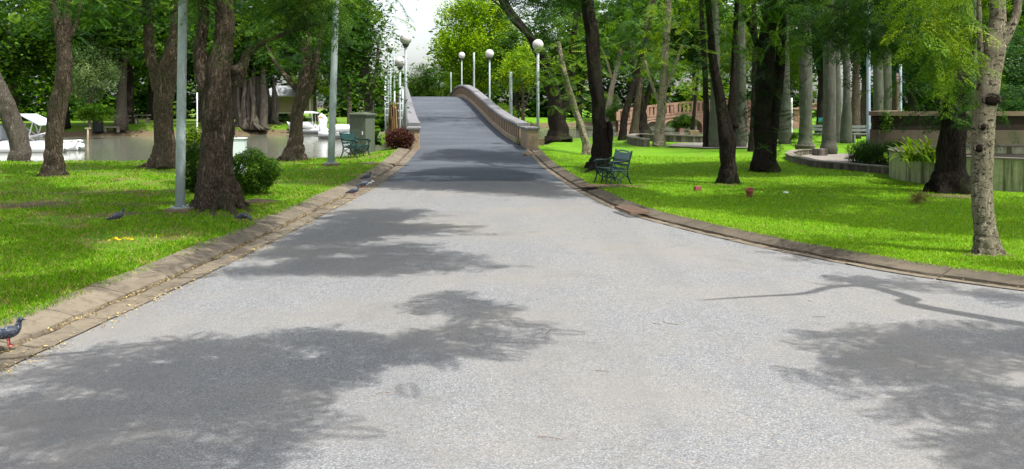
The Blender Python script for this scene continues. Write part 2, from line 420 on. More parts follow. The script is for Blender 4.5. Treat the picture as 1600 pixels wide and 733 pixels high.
# ------------------------------------------------------------------ road edges, profile, terrain
def ss(a, b, x):
    t = np.clip((np.asarray(x, float) - a) / (b - a), 0, 1); return t * t * (3 - 2 * t)
XL = np.array([[-6, -3.9], [0, -3.85], [5, -3.76], [7, -3.68], [8.8, -3.58], [11.2, -3.44], [14, -3.35], [17.3, -3.30], [21, -3.22], [27, -3.28], [31, -3.36], [36, -3.48], [66, -7.39], [100, -11.82], [170, -20.9]])
XR = np.array([[-6, 23], [0, 15.4], [5, 9.9], [7, 7.9], [9.0, 6.0], [10.8, 4.36], [12.7, 3.40], [14.2, 2.82], [16.2, 2.17], [18.2, 1.80], [21.1, 1.50], [24.8, 1.22], [29, .92], [33, .66], [36, .48], [66, -3.43], [100, -7.86], [170, -16.9]])
def smooth_interp(T, y):
    y = np.asarray(y, float)
    ts = np.linspace(T[0, 0], T[-1, 0], 3000); vs = np.interp(ts, T[:, 0], T[:, 1])
    k = 21; ker = np.hanning(k + 2)[1:-1]; ker /= ker.sum()
    vs2 = np.convolve(np.pad(vs, k // 2, mode='edge'), ker, 'valid')
    return np.interp(y, ts, vs2)
def xl(y): return smooth_interp(XL, y)
def xr(y): return smooth_interp(XR, y)
ZR = np.array([[-20, 0], [24, 0], [29, .05], [33, .19], [36, .32], [41.8, .58], [47.4, 1.01], [53, 1.55], [58.6, 2.07], [63.9, 2.42], [68, 2.52], [72, 2.42], [78, 2.0], [86, 1.2], [94, .6], [100, .4], [106, .36], [200, .36]])
def zr(y): return smooth_interp(ZR, y)

NEAR_L = [(-80, 31.2), (-20, 31.4), (-10, 31.8), (-6.5, 33.6), (-5.0, 36.0), (-4.2, 38.2)]
NEAR_R = [(.2, 39.5), (1.3, 44), (2.2, 52), (4.5, 56.5), (8.5, 60), (13, 61.5), (16, 62)]
FAR = [(17, 70), (26, 84), (26, 112), (10, 110), (2, 103), (-8, 97), (-13, 79), (-22, 74), (-40, 67.5), (-80, 66)]
LAKE = np.array(NEAR_L + NEAR_R + FAR)
def in_poly(x, y, P):
    x = np.asarray(x, float); y = np.asarray(y, float); P = np.asarray(P, float)
    ins = np.zeros(x.shape, bool); j = len(P) - 1
    for i in range(len(P)):
        xi, yi = P[i]; xj, yj = P[j]
        c = ((yi > y) != (yj > y)) & (x < (xj - xi) * (y - yi) / (yj - yi + 1e-12) + xi)
        ins ^= c; j = i
    return ins
def sdist(x, y, P):
    x = np.asarray(x, float); y = np.asarray(y, float); d = np.full(x.shape, 1e9)
    for i in range(len(P)):
        a = P[i]; b = P[(i + 1) % len(P)]; ab = b - a
        t = np.clip(((x - a[0]) * ab[0] + (y - a[1]) * ab[1]) / ab.dot(ab), 0, 1)
        d = np.minimum(d, np.hypot(x - a[0] - t * ab[0], y - a[1] - t * ab[1]))
    return np.where(in_poly(x, y, P), -d, d)
def land(x, y):
    x = np.asarray(x, float); y = np.asarray(y, float)
    base = .09 + .28 * ss(54, 66, y) * ss(2, -6, x) + .15 * ss(60, 100, y) * ss(-6, 2, x)
    base = base + .018 * np.sin(x * .9 + 1.3) * np.sin(y * .7) + .012 * np.sin(x * 2.3) * np.cos(y * 1.9 + .5)
    wig = .35 * np.sin(x * 1.1) + .25 * np.sin(y * 1.7 + x * .6) + .15 * np.sin(x * 3.1)
    s = sdist(x, y, LAKE) + wig * ss(50, 60, y)
    wid = .35 + 1.6 * ss(52, 62, y)
    return -1.25 + (base + 1.25) * ss(-1.0, wid, s)
def ground(x, y):
    """height of the lawn including the swell beside the bridge ramp"""
    x = np.asarray(x, float); y = np.asarray(y, float)
    mid = (xl(y) + xr(y)) / 2
    u = np.where(x < mid, xl(y) - x, x - xr(y))
    return land(x, y) + zr(y) * np.exp(-(np.maximum(u, 0) / 1.8) ** 2) * (y < 37.2) * 1.0
def gz(x, y): return float(ground(np.array([x]), np.array([y]))[0])

rows = np.concatenate([np.arange(-4, 20, .4), np.arange(20, 40, .5), np.arange(40, 70, 1.0), np.arange(70, 130, 2.5), np.arange(130, 420, 22)])
u = np.concatenate([[0, .18, .4, .65, .9, 1.2], np.arange(1.6, 8, .45), np.arange(8, 24, .9), np.arange(24, 60, 2.5), np.arange(60, 330, 25)])
KW_L, KW_R = .60, .42
def edge_n(fn, y, side):
    d = (fn(y + .2) - fn(y - .2)) / .4
    n = np.stack([np.ones_like(y), -d], -1) * side
    return n / np.linalg.norm(n, axis=1)[:, None]
def lawn(side, name):
    fn = xl if side < 0 else xr
    kw = KW_L if side < 0 else KW_R
    e = fn(rows); nn = edge_n(fn, rows, side)
    mid = (xl(rows) + xr(rows)) / 2
    w = ss(36.6, 38.0, rows)
    V = []
    for i, y in enumerate(rows):
        ex = e[i] * (1 - w[i]) + (mid[i] + side * .0) * w[i]
        o = kw + u
        k = np.minimum(o, 1.2)
        x = ex + nn[i, 0] * k * (1 - w[i]) + side * (o - k * (1 - w[i]))
        yy = y + nn[i, 1] * k * (1 - w[i])
        z = ground(x, yy)
        z[0] -= .03 * (1 - w[i])
        V.append(np.stack([x, yy, z], -1))
    V = np.array(V); nr, nc = V.shape[:2]
    idx = np.arange(nr * nc).reshape(nr, nc)
    Q = np.stack([idx[:-1, :-1], idx[:-1, 1:], idx[1:, 1:], idx[1:, :-1]], -1).reshape(-1, 4)
    if side < 0: Q = Q[:, ::-1]
    o = link(name, make_mesh(name, V.reshape(-1, 3), Q, M['grass'], smooth=True))
    tag(o, kind='structure'); return o
lawn(-1, 'lawn'); lawn(1, 'lawn')
b = MB(); b.add([(-2500, -300, -1.4), (2500, -300, -1.4), (2500, 4000, -1.4), (-2500, 4000, -1.4)], [(0, 1, 2, 3)])
tag(b.build('ground', M['soil']), kind='structure')
b = MB(); b.add([(-140, 27, -.4), (45, 27, -.4), (45, 125, -.4), (-140, 125, -.4)], [(0, 1, 2, 3)])
tag(b.build('lake_water', M['water']), kind='structure')

# road sheet from behind the camera, over the bridge, to the far side
ry = np.concatenate([np.arange(-4, 36, .5), np.arange(36, 104, 1.0), np.arange(104, 166, 4)])
ncol = 9
V = []
for y in ry:
    a, c = float(xl(y)) - .02, float(xr(y)) + .02
    for j in range(ncol):
        t = j / (ncol - 1); V.append((a + (c - a) * t, y, float(zr(y)) + .02 * (1 - (2 * t - 1) ** 2)))
V = np.array(V); idx = np.arange(len(V)).reshape(len(ry), ncol)
Q = np.stack([idx[:-1, :-1], idx[:-1, 1:], idx[1:, 1:], idx[1:, :-1]], -1).reshape(-1, 4)
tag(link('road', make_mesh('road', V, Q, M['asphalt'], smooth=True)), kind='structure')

def kerb(side, prof, mats, y0, y1, name):
    fn = xl if side < 0 else xr
    jt = np.arange(y0 + .5, y1, 1.0)
    ys = np.sort(np.concatenate([np.arange(y0, y1 + .01, .25), jt - .011, jt - .010, jt + .010, jt + .011]))
    dip = np.array([-.016 if np.min(np.abs(jt - y)) < .0105 else 0.0 for y in ys])
    n = edge_n(fn, ys, side)
    path = [((float(fn(y)), y, float(zr(y)) + dip[i]), n[i]) for i, y in enumerate(ys)]
    b = MB()
    for (pr, mi) in prof: b.sweep(path, pr, mi)
    # rough edges: small random lifts
    for arr in b.v: arr[:, 2] += rng.normal(0, .003, len(arr)); arr[:, 0] += rng.normal(0, .005, len(arr))
    tag(b.build(name, mats, recalc=False), kind='structure')
kerb(-1, [([(-.04, .012), (.10, .014), (.20, .020)], 0), ([(.20, .020), (.225, -.012), (.27, -.015)], 1), ([(.27, -.015), (.285, .035), (.40, .062), (.55, .095), (.66, .108), (.72, .03)], 0)], [M['kerb'], M['soil']], -4, 35.4, 'kerb')
kerb(1, [([(-.03, .010), (.09, .014)], 0), ([(.09, .014), (.11, -.004), (.14, -.004)], 1), ([(.14, -.004), (.15, .03), (.30, .062), (.42, .092), (.50, .03)], 2)], [M['kerb'], M['soil'], M['kerb_dark']], -4, 35.4, 'kerb')

# ------------------------------------------------------------------ the road bridge
def bridge():
    root = thing('road_bridge', 'humped road bridge with brown ribbed parapets carrying the grey road over the pond', 'bridge', (-1.5, 36, 0))
    B = (-1.5, 36, 0)
    ys = np.arange(37.3, 98.8, .6)
    def path(fn, side, off=0.0):
        n = edge_n(fn, ys, side)
        return [((float(fn(y)) + n[i, 0] * off, y + n[i, 1] * off, float(zr(y))), n[i]) for i, y in enumerate(ys)]
    for fn, side in ((xr, 1), (xl, -1)):
        p = path(fn, side)
        rb = MB(); later = []
        rb.sweep(p, [(-.015, -.5), (-.015, .72), (.30, .72), (.30, -.9)], 0, closed=True)
        b = MB(); b.sweep(p, [(-.05, -.2), (-.05, .17), (-.016, .20), (-.016, -.2)], 0, closed=True)
        later.append(('kerb_band', b, 'parapet_base'))
        b = MB(); b.sweep(p, [(-.11, .72), (-.11, .80), (-.06, .85), (.34, .85), (.39, .80), (.39, .72)], 0, closed=True)
        later.append(('coping', b, 'parapet_cap'))
        # ribs on both faces
        for y in np.arange(37.6, 98.4, .62):
            n = edge_n(fn, np.array([y]), side)[0]; z = float(zr(y)); x = float(fn(y))
            ang = math.atan2(n[1], n[0])
            rb.box((x + n[0] * -.028, y + n[1] * -.028, z + .455), (.03, .07, .50), ang, 1)
            rb.box((x + n[0] * .312, y + n[1] * .312, z + .2), (.03, .10, 1.0), ang, 1)
        o = rb.build('parapet', [M['parapet'], M['parapet_rib']], root, B)
        for nm, bb, mt in later: bb.build(nm, [M[mt]], o)
        for c in o.children:   # child meshes were built in world coordinates
            c.location = (-B[0], -B[1], -B[2])
        # end pier
        for yy in (36.1, 100.0):
            n = edge_n(fn, np.array([yy]), side)[0]; z = float(zr(yy)); x = float(fn(yy)); ang = math.atan2(n[1], n[0])
            b = MB(); b.box((x + n[0]*.19, yy + n[1]*.19, z + .16), (.44, 2.0, 1.06), ang)
            pr = b.build('end_pier', [M['parapet']], root, B, .012)
            b = MB(); b.box((x + n[0]*.19, yy + n[1]*.19, z + .735), (.54, 2.1, .085), ang)
            c = b.build('pier_cap', [M['parapet_cap']], pr, (0, 0, 0), .012); c.location = (-B[0], -B[1], -B[2])
    # deck slab and side walls under the road with arched openings hinted by piers
    b = MB()
    n = len(ys)
    V = []
    for y in ys:
        for x, dz in ((float(xl(y)) - .3, -.9), (float(xr(y)) + .3, -.9), (float(xr(y)) + .3, -.06), (float(xl(y)) - .3, -.06)):
            V.append((x, y, float(zr(y)) + dz))
    Fc = [(i*4+j, i*4+(j+1) % 4, (i+1)*4+(j+1) % 4, (i+1)*4+j) for i in range(n-1) for j in range(4)]
    Fc += [(0, 3, 2, 1), tuple((n-1)*4 + j for j in range(4))]
    b.add(V, Fc); b.build('deck', [M['parapet_base']], root, B)
    for y in (38.2, 47, 56, 66, 76, 86, 97.8):
        b = MB(); m = (float(xl(y)) + float(xr(y))) / 2
        b.box((m, y, (float(zr(y)) - .9 - 1.4) / 2), (3.9, .8, float(zr(y)) - .85 + 1.4))
        b.build('support', [M['parapet_base']], root, B)
bridge()

# ------------------------------------------------------------------ foliage engine
def frond_template(pairs, half=.40, wid=.10, droop=.35):
    """a feathery compound leaf along +x, unit length: pairs of pointed leaflets"""
    V, Q = [], []
    for i in range(pairs):
        t = (i + .6) / (pairs + .2)
        l = half * (1 - abs(2 * t - .9) ** 2.2 * .55) * (1.0 if t < .93 else .7)
        for s in (-1, 1):
            b0 = np.array([t, 0, -droop * t * t * .5]); d = np.array([.42, s * .9, -.22])
            tip = b0 + d * l; midp = b0 + d * l * .55; w = np.array([wid * .55, -s * wid * .25, 0])
            k = len(V); V += [b0, midp - w, tip, midp + w]; Q.append((k, k+1, k+2, k+3))
    return np.array(V), np.array(Q)
def sprig_template(n, seed, size=1.0):
    """a short twig end with broad pointed leaves"""
    r = np.random.default_rng(seed); V, Q = [], []
    for i in range(n):
        a = r.uniform(0, 2*PI); p = r.normal(0, .32, 3); d = np.array([math.cos(a), math.sin(a), r.uniform(-.7, .25)]); d /= np.linalg.norm(d)
        w = np.cross(d, np.array([0, 0, 1.0]) + r.normal(0, .45, 3)); w /= np.linalg.norm(w); L = size * r.uniform(.35, .6)
        k = len(V); V += [p, p + d*L*.5 - w*L*.26, p + d*L, p + d*L*.5 + w*L*.26]; Q.append((k, k+1, k+2, k+3))
    return np.array(V), np.array(Q)
T_NEAR = frond_template(10, .34, .046, .3)
T_MID = frond_template(8, .34, .062, .3)
T_FAR = frond_template(6, .36, .085, .35)
def bipinnate(pairs=6, sub=5):
    """twice feathered leaf: side stalks that carry small leaflets"""
    V, Q = [], []
    for i in range(pairs):
        t = (i + .8) / (pairs + .5); l = .36 * (1 - abs(2*t - .9) ** 2 * .5)
        for s in (-1, 1):
            d = np.array([.50, s * .86, -.18]); b0 = np.array([t, 0, -.16 * t * t])
            for j in range(sub):
                u = (j + .5) / sub; c = b0 + d * l * u - np.array([0, 0, .06 * u * u]); ll = .105 * (1 - .5 * abs(2*u - .8))
                for s2 in (-1, 1):
                    e = np.array([.5 * d[0] - s2 * d[1] * .8, .5 * d[1] + s2 * d[0] * .8, -.25]); w = d * .022
                    k = len(V); V += [c, c + e * ll * .5 - w, c + e * ll, c + e * ll * .5 + w]; Q.append((k, k+1, k+2, k+3))
    return np.array(V), np.array(Q)
T_FINES = []
for _k in range(4):
    _v, _q = bipinnate(5 + _k % 3, 5)
    T_FINES.append((_v * np.array([1, rng.uniform(.75, 1.1), 1]) + rng.normal(0, .010, _v.shape) + np.stack([0*_v[:, 0], rng.uniform(-.16, .16) * _v[:, 0]**2, -rng.uniform(.1, .35) * _v[:, 0]**2], -1), _q))
SPRIG = [sprig_template(5, s) for s in range(4)]

def scatter(P, tmpl, scale, yaw, pitch, roll, tint):
    """place the template at every point; returns V, Q, tint"""
    tv, tq = tmpl; N = len(P); k = len(tv)
    cy, sy, cp, sp, cr, sr = np.cos(yaw), np.sin(yaw), np.cos(pitch), np.sin(pitch), np.cos(roll), np.sin(roll)
    z = np.zeros(N); o = np.ones(N)
    Rz = np.array([[cy, -sy, z], [sy, cy, z], [z, z, o]]).transpose(2, 0, 1)
    Ry = np.array([[cp, z, sp], [z, o, z], [-sp, z, cp]]).transpose(2, 0, 1)
    Rx = np.array([[o, z, z], [z, cr, -sr], [z, sr, cr]]).transpose(2, 0, 1)
    Mx = Rz @ Ry @ Rx
    V = np.einsum('nij,kj->nki', Mx, tv) * np.asarray(scale).reshape(-1, 1, 1) + P[:, None]
    Q = (tq[None] + (np.arange(N) * k)[:, None, None]).reshape(-1, tq.shape[1])
    return V.reshape(-1, 3), Q, np.repeat(tint, k)
def fronds(P, tmpl, size, tint_mid=.45, tint_sd=.2, clump=None, pitch=(-.1, .6)):
    N = len(P)
    t = np.clip(rng.normal(tint_mid, tint_sd, N) + (0 if clump is None else clump), 0, 1)
    return scatter(P, tmpl, size * rng.uniform(.7, 1.2, N), rng.uniform(0, 2*PI, N), rng.uniform(*pitch, N), rng.normal(0, .35, N), t)
def merge(parts):
    V, Q, T, n = [], [], [], 0
    for v, q, t in parts:
        V.append(v); Q.append(q + n); T.append(t); n += len(v)
    return np.vstack(V), np.vstack(Q), np.concatenate(T)

# ground outlines of the shade on road and lawns, in the photo's pixels (decides where the canopies overhead are closed)
SHADE = {
 'fore_left': [(-40,760),(-60,600),(60,562),(150,532),(240,525),(400,520),(500,506),(560,510),(600,520),(640,505),(700,500),(690,484),(645,472),(655,453),(740,451),(780,470),(795,482),(850,490),(915,495),(900,508),(850,522),(780,545),(700,555),(620,556),(565,562),(558,600),(555,650),(500,680),(440,700),(405,760)],
 'fore_right': [(1212,592),(1240,565),(1310,556),(1228,526),(1300,513),(1480,503),(1700,508),(1750,760),(1535,760),(1450,700),(1420,655),(1330,612),(1260,606)],
 'kerb_right': [(1285,433),(1310,421),(1420,433),(1640,461),(1640,480),(1530,458),(1440,446),(1350,440)],
 'mid_left': [(330,425),(420,382),(470,352),(520,326),(640,322),(690,335),(600,345),(700,349),(760,348),(820,360),(740,368),(620,362),(590,374),(700,378),(720,392),(760,402),(830,412),(780,419),(700,419),(600,426),(480,420)],
 'band_road': [(600,296),(630,270),(700,262),(790,264),(850,278),(895,306),(760,299),(640,292)],
 'band_two': [(640,254),(700,243),(828,248),(845,258),(740,256)],
 'lawn_left': [(-60,262),(130,258),(270,266),(300,300),(420,325),(415,342),(330,372),(180,374),(150,395),(60,425),(-60,450)],
 'lawn_left_mid': [(410,262),(560,258),(620,268),(600,285),(540,292),(430,288)],
 'lawn_left_low': [(-80,455),(60,440),(150,420),(190,430),(120,455),(40,480),(-80,500)],
 'kerb_left': [(210,440),(280,400),(360,362),(410,345),(470,330),(440,352),(400,375),(330,405),(270,430)],
 'lawn_right': [(1050,303),(1250,306),(1400,312),(1640,310),(1640,385),(1420,366),(1260,352),(1150,342),(1080,330),(1000,328),(945,312),(905,297),(960,292)],
 'lawn_band': [(965,258),(1180,254),(1500,258),(1640,262),(1640,292),(1450,296),(1330,284),(1180,280),(980,283)],
 'lawn_tree': [(1375,388),(1480,398),(1600,400),(1640,420),(1640,432),(1500,414)],
 'lawn_bench': [(900,262),(960,258),(975,284),(930,292)],
}
LIGHT = [[(60,275),(200,272),(260,281),(120,288)], [(150,290),(240,288),(240,297),(160,299)], [(20,598),(78,594),(78,607),(22,612)], [(280,668),(345,662),(340,678),(285,682)],
         [(60,688),(118,682),(112,697),(62,700)], [(500,603),(556,608),(555,622),(505,620)], [(490,640),(540,636),(538,648),(495,650)], [(300,704),(370,706),(340,718),(310,716)],
         [(170,600),(225,596),(228,606),(175,610)], [(345,575),(400,570),(402,580),(350,585)], [(200,650),(262,645),(262,657),(205,662)], [(420,610),(465,606),(466,616),(424,620)], [(30,700),(80,696),(82,706),(34,710)], [(430,545),(475,541),(476,549),(434,553)], [(120,565),(165,561),(166,569),(124,573)],
         [(1400,560),(1450,557),(1452,566),(1404,569)], [(1470,660),(1530,656),(1530,668),(1475,672)], [(1350,590),(1390,587),(1392,595),(1353,598)],
         [(1540,575),(1640,578),(1640,592),(1560,588)], [(1540,620),(1640,624),(1640,634),(1560,630)],
         [(1060,286),(1320,284),(1340,300),(1100,302)], [(390,404),(445,398),(450,404),(400,410)], [(520,394),(560,392),(560,397),(520,400)], [(240,318),(330,312),(300,326),(250,328)]]
LIGHT = [[(sum(q[0] for q in P)/len(P) + (p[0] - sum(q[0] for q in P)/len(P))*1.5, sum(q[1] for q in P)/len(P) + (p[1] - sum(q[1] for q in P)/len(P))*1.9) for p in P] for P in LIGHT]
def to_px(x, y, z=.05):
    y = np.maximum(y, .3)
    return 800 + F * x / y, YH + F * (H - z) / y
def shade_at(x, y):
    px, py = to_px(x, y)
    px = px + 5 * np.sin(py * .9) ; 
    ins = np.zeros(px.shape, bool)
    for P in SHADE.values(): ins |= in_poly(px, py, P)
    for P in LIGHT: ins &= ~in_poly(px, py, P)
    return ins
def keep_mask(P):
    """canopy leaves stay only where their shadow falls on ground that is shaded in the photo (or out of the picture)"""
    g = P - SUN[None] * ((P[:, 2] - .1) / SUN[2])[:, None]
    px, py = to_px(g[:, 0], g[:, 1])
    outside = (g[:, 1] < 4.6) | (py < 228) | (px < -120) | (px > 1720)
    m = .12 * (g[:, 1] < 22)
    return outside | (shade_at(g[:, 0] + m, g[:, 1]) & shade_at(g[:, 0] - m, g[:, 1])) | (rng.random(len(P)) < .003)

# canopy clusters for every shaded outline
CANOPY = []   # (centre, radius, from)
for nm, P in SHADE.items():
    G = np.array([GR(x, max(y, 205), .05) for x, y in P])
    lo, hi = G.min(0), G.max(0)
    area = .5 * abs(np.dot(G[:, 0], np.roll(G[:, 1], 1)) - np.dot(G[:, 1], np.roll(G[:, 0], 1)))
    dens = {'fore_left': 2.6, 'fore_right': 2.2, 'mid_left': 1.9, 'kerb_left': 1.4, 'lawn_right': 1.5, 'lawn_tree': 1.5, 'lawn_left': 1.3, 'lawn_left_low': 1.3}.get(nm, .9)
    n = max(6, int(area * dens))
    got = 0
    while got < n:
        q = rng.uniform(lo, hi, (200, 2)); q = q[in_poly(q[:, 0], q[:, 1], G)]
        for g in q:
            if got >= n: break
            near = nm in ('fore_left', 'fore_right', 'mid_left', 'kerb_right', 'kerb_left', 'lawn_right', 'lawn_tree', 'lawn_left', 'lawn_left_low')
            h = (rng.uniform(4.5, 5.9) if g[1] < 11 else rng.uniform(5.4, 7.0)) if near else rng.uniform(5.5, 9)
            c = np.array([g[0], g[1], .1]) + SUN * (h / SUN[2])
            CANOPY.append((c, .5 if near else .75, nm)); got += 1

TREES = []
def trunk_shape(base_z, flare, hf, lobes, seed, rough=.07):
    r = np.random.default_rng(seed); ph = r.uniform(0, 2*PI, 8)
    def f(P, th):
        z = (P[:, 2] - base_z)[:, None]; t = th[None]
        s = 1 + rough * (np.sin(2*t + ph[0] + z*1.3) + .7*np.sin(3*t + ph[1] - z*2.1) + .5*np.sin(5*t + ph[2] + z*4) + .4*np.sin(9*t + ph[5] + z*1.1) + .25*np.sin(7*t + ph[6] + 7*z) + .18*np.sin(11*t - 11*z + ph[7]) + .12*np.sin(4*t + 19*z + ph[2]))
        fl = flare * np.exp(-np.maximum(z, 0) / hf) * (.55 + .45*np.cos(lobes*t + ph[3])) * (1 + .35*np.sin(2*t + ph[4]))
        return np.maximum(s + fl, .25)
    return f
def px_path(pts, Y, dys=None):
    return [(WX(p[0], Y + (dys[i] if dys else 0)), Y + (dys[i] if dys else 0), WZ(p[1], Y + (dys[i] if dys else 0))) for i, p in enumerate(pts)]

def tree(label, Y, stems, leaf='leaf_mid', bk='bark_brown', rects=(), group='trees standing on the lawns', name='park_tree', lod=None, cat='tree',
         flare=.55, hf=.35, lobes=5, roots=(), canopy=True, size=None, knots=(), limbs=(), top=None, rough=.07):
    """stems: lists of (px, py, width px) measured on the photo at distance Y; rects: hanging foliage (x0,y0,x1,y1,clusters,dY)"""
    x0 = WX(stems[0][0][0], Y); z0 = gz(x0, Y)
    base = (x0, Y, z0)
    t = thing(name, label, cat, base, 0, group)
    b = MB(); seed = len(TREES) + 3
    tops = []
    for si, st in enumerate(stems):
        P = np.array(px_path(st, Y)); rad = np.array([p[2] / 2 / F * Y for p in st]) * (.86 if Y < 35 else .95)
        if si == 0: P[0, 2] = z0 - .06
        nseg = 26 if si == 0 else 16
        PP = spline(P, nseg)
        if si == 0:   # more rings at the foot
            tt = np.concatenate([np.linspace(0, .16, 9), np.linspace(.2, 1, 20)]) * (len(PP) - 1)
            ii = np.clip(tt.astype(int), 0, len(PP) - 2); fr = (tt - ii)[:, None]
            PP = PP[ii] * (1 - fr) + PP[ii + 1] * fr
        d = np.concatenate([[0], np.cumsum(np.linalg.norm(np.diff(P, axis=0), axis=1))]); dd = np.concatenate([[0], np.cumsum(np.linalg.norm(np.diff(PP, axis=0), axis=1))])
        rr = np.interp(dd / dd[-1], d / d[-1], rad)
        PP = PP + (rng.normal(0, .012, PP.shape) * rr[:, None] * 4) * np.array([1, 1, 0])
        if Y < 35:
            i2 = np.linspace(0, len(PP) - 1, 84); ia = np.clip(i2.astype(int), 0, len(PP) - 2); fr = (i2 - ia)[:, None]
            PP = PP[ia] * (1 - fr) + PP[ia + 1] * fr; rr = rr[ia] * (1 - fr[:, 0]) + rr[ia + 1] * fr[:, 0]
        b.tube(PP, rr, 30 if Y < 35 else 12, 0, True, trunk_shape(z0, flare if si == 0 else 0, hf, lobes, seed + si, rough))
        tops.append((P[-1], rad[-1]))
    for (pa, pb, w) in roots:       # surface roots, pixel to pixel on the ground
        gx, gy = GR(pa[0], pa[1], .1); hx, hy = GR(pb[0], pb[1], .1)
        mid = ((gx + hx)/2 + rng.normal(0, .05), (gy + hy)/2 + rng.normal(0, .05), gz((gx+hx)/2, (gy+hy)/2) + w*.35)
        b.tube(spline([(gx, gy, gz(gx, gy) + w*1.3), mid, (hx, hy, gz(hx, hy) - w*.4)], 9), np.linspace(w, w*.4, 9), 8)
    for (kx, ky, r) in knots:       # branch scars and burls
        c = (WX(kx, Y), Y - st[0][2]/2/F*Y * .55, WZ(ky, Y))
        b.ball(c, (r, r*.8, r*.9), 0, 10, 7)
    for (pts, ra, rb, dy) in limbs:
        P = spline(px_path(pts, Y, [dy * i / (len(pts)-1) for i in range(len(pts))]), 12)
        b.tube(P, np.linspace(ra, rb, 12), 8, 0, True, trunk_shape(-99, 0, 1, 3, seed + 31, .06))
    rec = dict(t=t, b=b, tops=tops, base=base, Y=Y, leaf=leaf, bk=bk, cl=[], rects=rects, canopy=canopy, size=size, lod=lod, top=top)
    TREES.append(rec)
    return rec

LITAXIS = np.array([[WX(1538, 11.75), 11.6, z] for z in np.arange(.2, 3.3, .25)])
def clear_of_lit(P):
    """the speckled tree stands in full sun: no leaves between its trunk and the sun"""
    ok = np.ones(len(P), bool)
    for q in LITAXIS:
        d = P - q; s = d @ SUN; perp = np.linalg.norm(d - s[:, None] * SUN, axis=1)
        ok &= ~((s > .15) & (perp < .48))
    return ok
def finish_trees():
    cand = [r for r in TREES if r['canopy']]
    for c, rad, nm in CANOPY:
        best, bd = None, 1e9
        own = {'fore_left': 'OL', 'fore_right': 'OR', 'kerb_right': 'OR', 'mid_left': 'T4', 'kerb_left': 'T4'}.get(nm)
        for r in ([r for r in cand if r.get('key') == own] if own else cand):
            p = r['tops'][0][0] if r['top'] is None else r['top']
            d = math.hypot(c[0] - p[0], c[1] - p[1])
            if d < bd: best, bd = r, d
        best['cl'].append((c, rad))
    for r in TREES:
        Y = r['Y']; b = r['b']; parts = []
        tm = 'fine' if Y < 21 else (T_NEAR if Y < 28 else (T_MID if Y < 42 else T_FAR))
        if r['lod'] == 'sprig': tm = None
        size = r['size'] or (.46 if Y < 24 else (.48 if Y < 40 else .62))
        # hanging foliage seen in the photo
        for (xa, ya, xb, yb, n, dY) in r['rects']:
            for k in range(n):
                yy = Y + rng.uniform(-dY, dY); c = np.array([WX(rng.uniform(xa, xb), yy), yy, WZ(rng.uniform(ya, yb), yy)])
                m = 15
                P = c + rng.normal(0, 1, (m, 3)) * np.array([.42, .42, .2]) * (.6 if Y < 14 else 1 if Y < 30 else 1.5)
                if tm is None:
                    for s in range(3):
                        mm = 26; P = c + rng.normal(0, 1, (mm, 3)) * np.array([.5, .5, .32]) * (Y/45 + .45)
                        parts.append(fronds(P, SPRIG[s], size, .45, .2, rng.normal(0, .12), (-.6, .6)))
                else:
                    P = P[clear_of_lit(P) & (keep_mask(P) | (rng.random(len(P)) < r.get('surv', .5)))]
                    if len(P): parts.append(fronds(P, T_FINES[rng.integers(0, 4)] if tm == 'fine' else tm, size, .40, .22, rng.normal(0, .2), (-.1, .6) if Y > 14 else (.05, .95)))
        # canopy overhead
        cl = r['cl']
        for c, rad in cl:
            m = 112 if rad < .6 else 84
            P = c + rng.normal(0, 1, (m, 3)) * np.array([rad, rad, rad * .55])
            P = P[keep_mask(P) & clear_of_lit(P)]
            if len(P): parts.append(fronds(P, T_MID if (Y < 30 or rad < .6) else T_FAR, .38 if rad < .6 else .70, .45, .24, rng.normal(0, .12), (.0, .45)))
        # limbs reaching into the canopy
        tops = r['tops']
        if cl:
            pick = [cl[i] for i in rng.permutation(len(cl))[:min(9, max(3, len(cl) // 5))]]
            for c, rad in pick:
                a, ra = min(tops, key=lambda q: np.linalg.norm(q[0] - c))
                if r['top'] is not None: a = np.array(r['top'])
                mid = (a + c) / 2 + np.array([rng.normal(0, .25), rng.normal(0, .25), .35])
                if keep_mask(spline([a, mid, c], 14)[2:]).mean() < .8: continue
                b.tube(spline([a - np.array([0, 0, .15]), mid, c], 10), np.linspace(min(ra * .5, .12), .015, 10), 7)
        o = b.build('trunk', [M[r['bk']]], r['t'], r['base'], recalc=False)
        if parts:
            V, Q, T = merge(parts)
            link('crown', make_mesh('crown', V - np.array(r['base']), Q, M[r['leaf']], tint=T), r['t'])
        r['n'] = sum(len(p[1]) for p in parts)

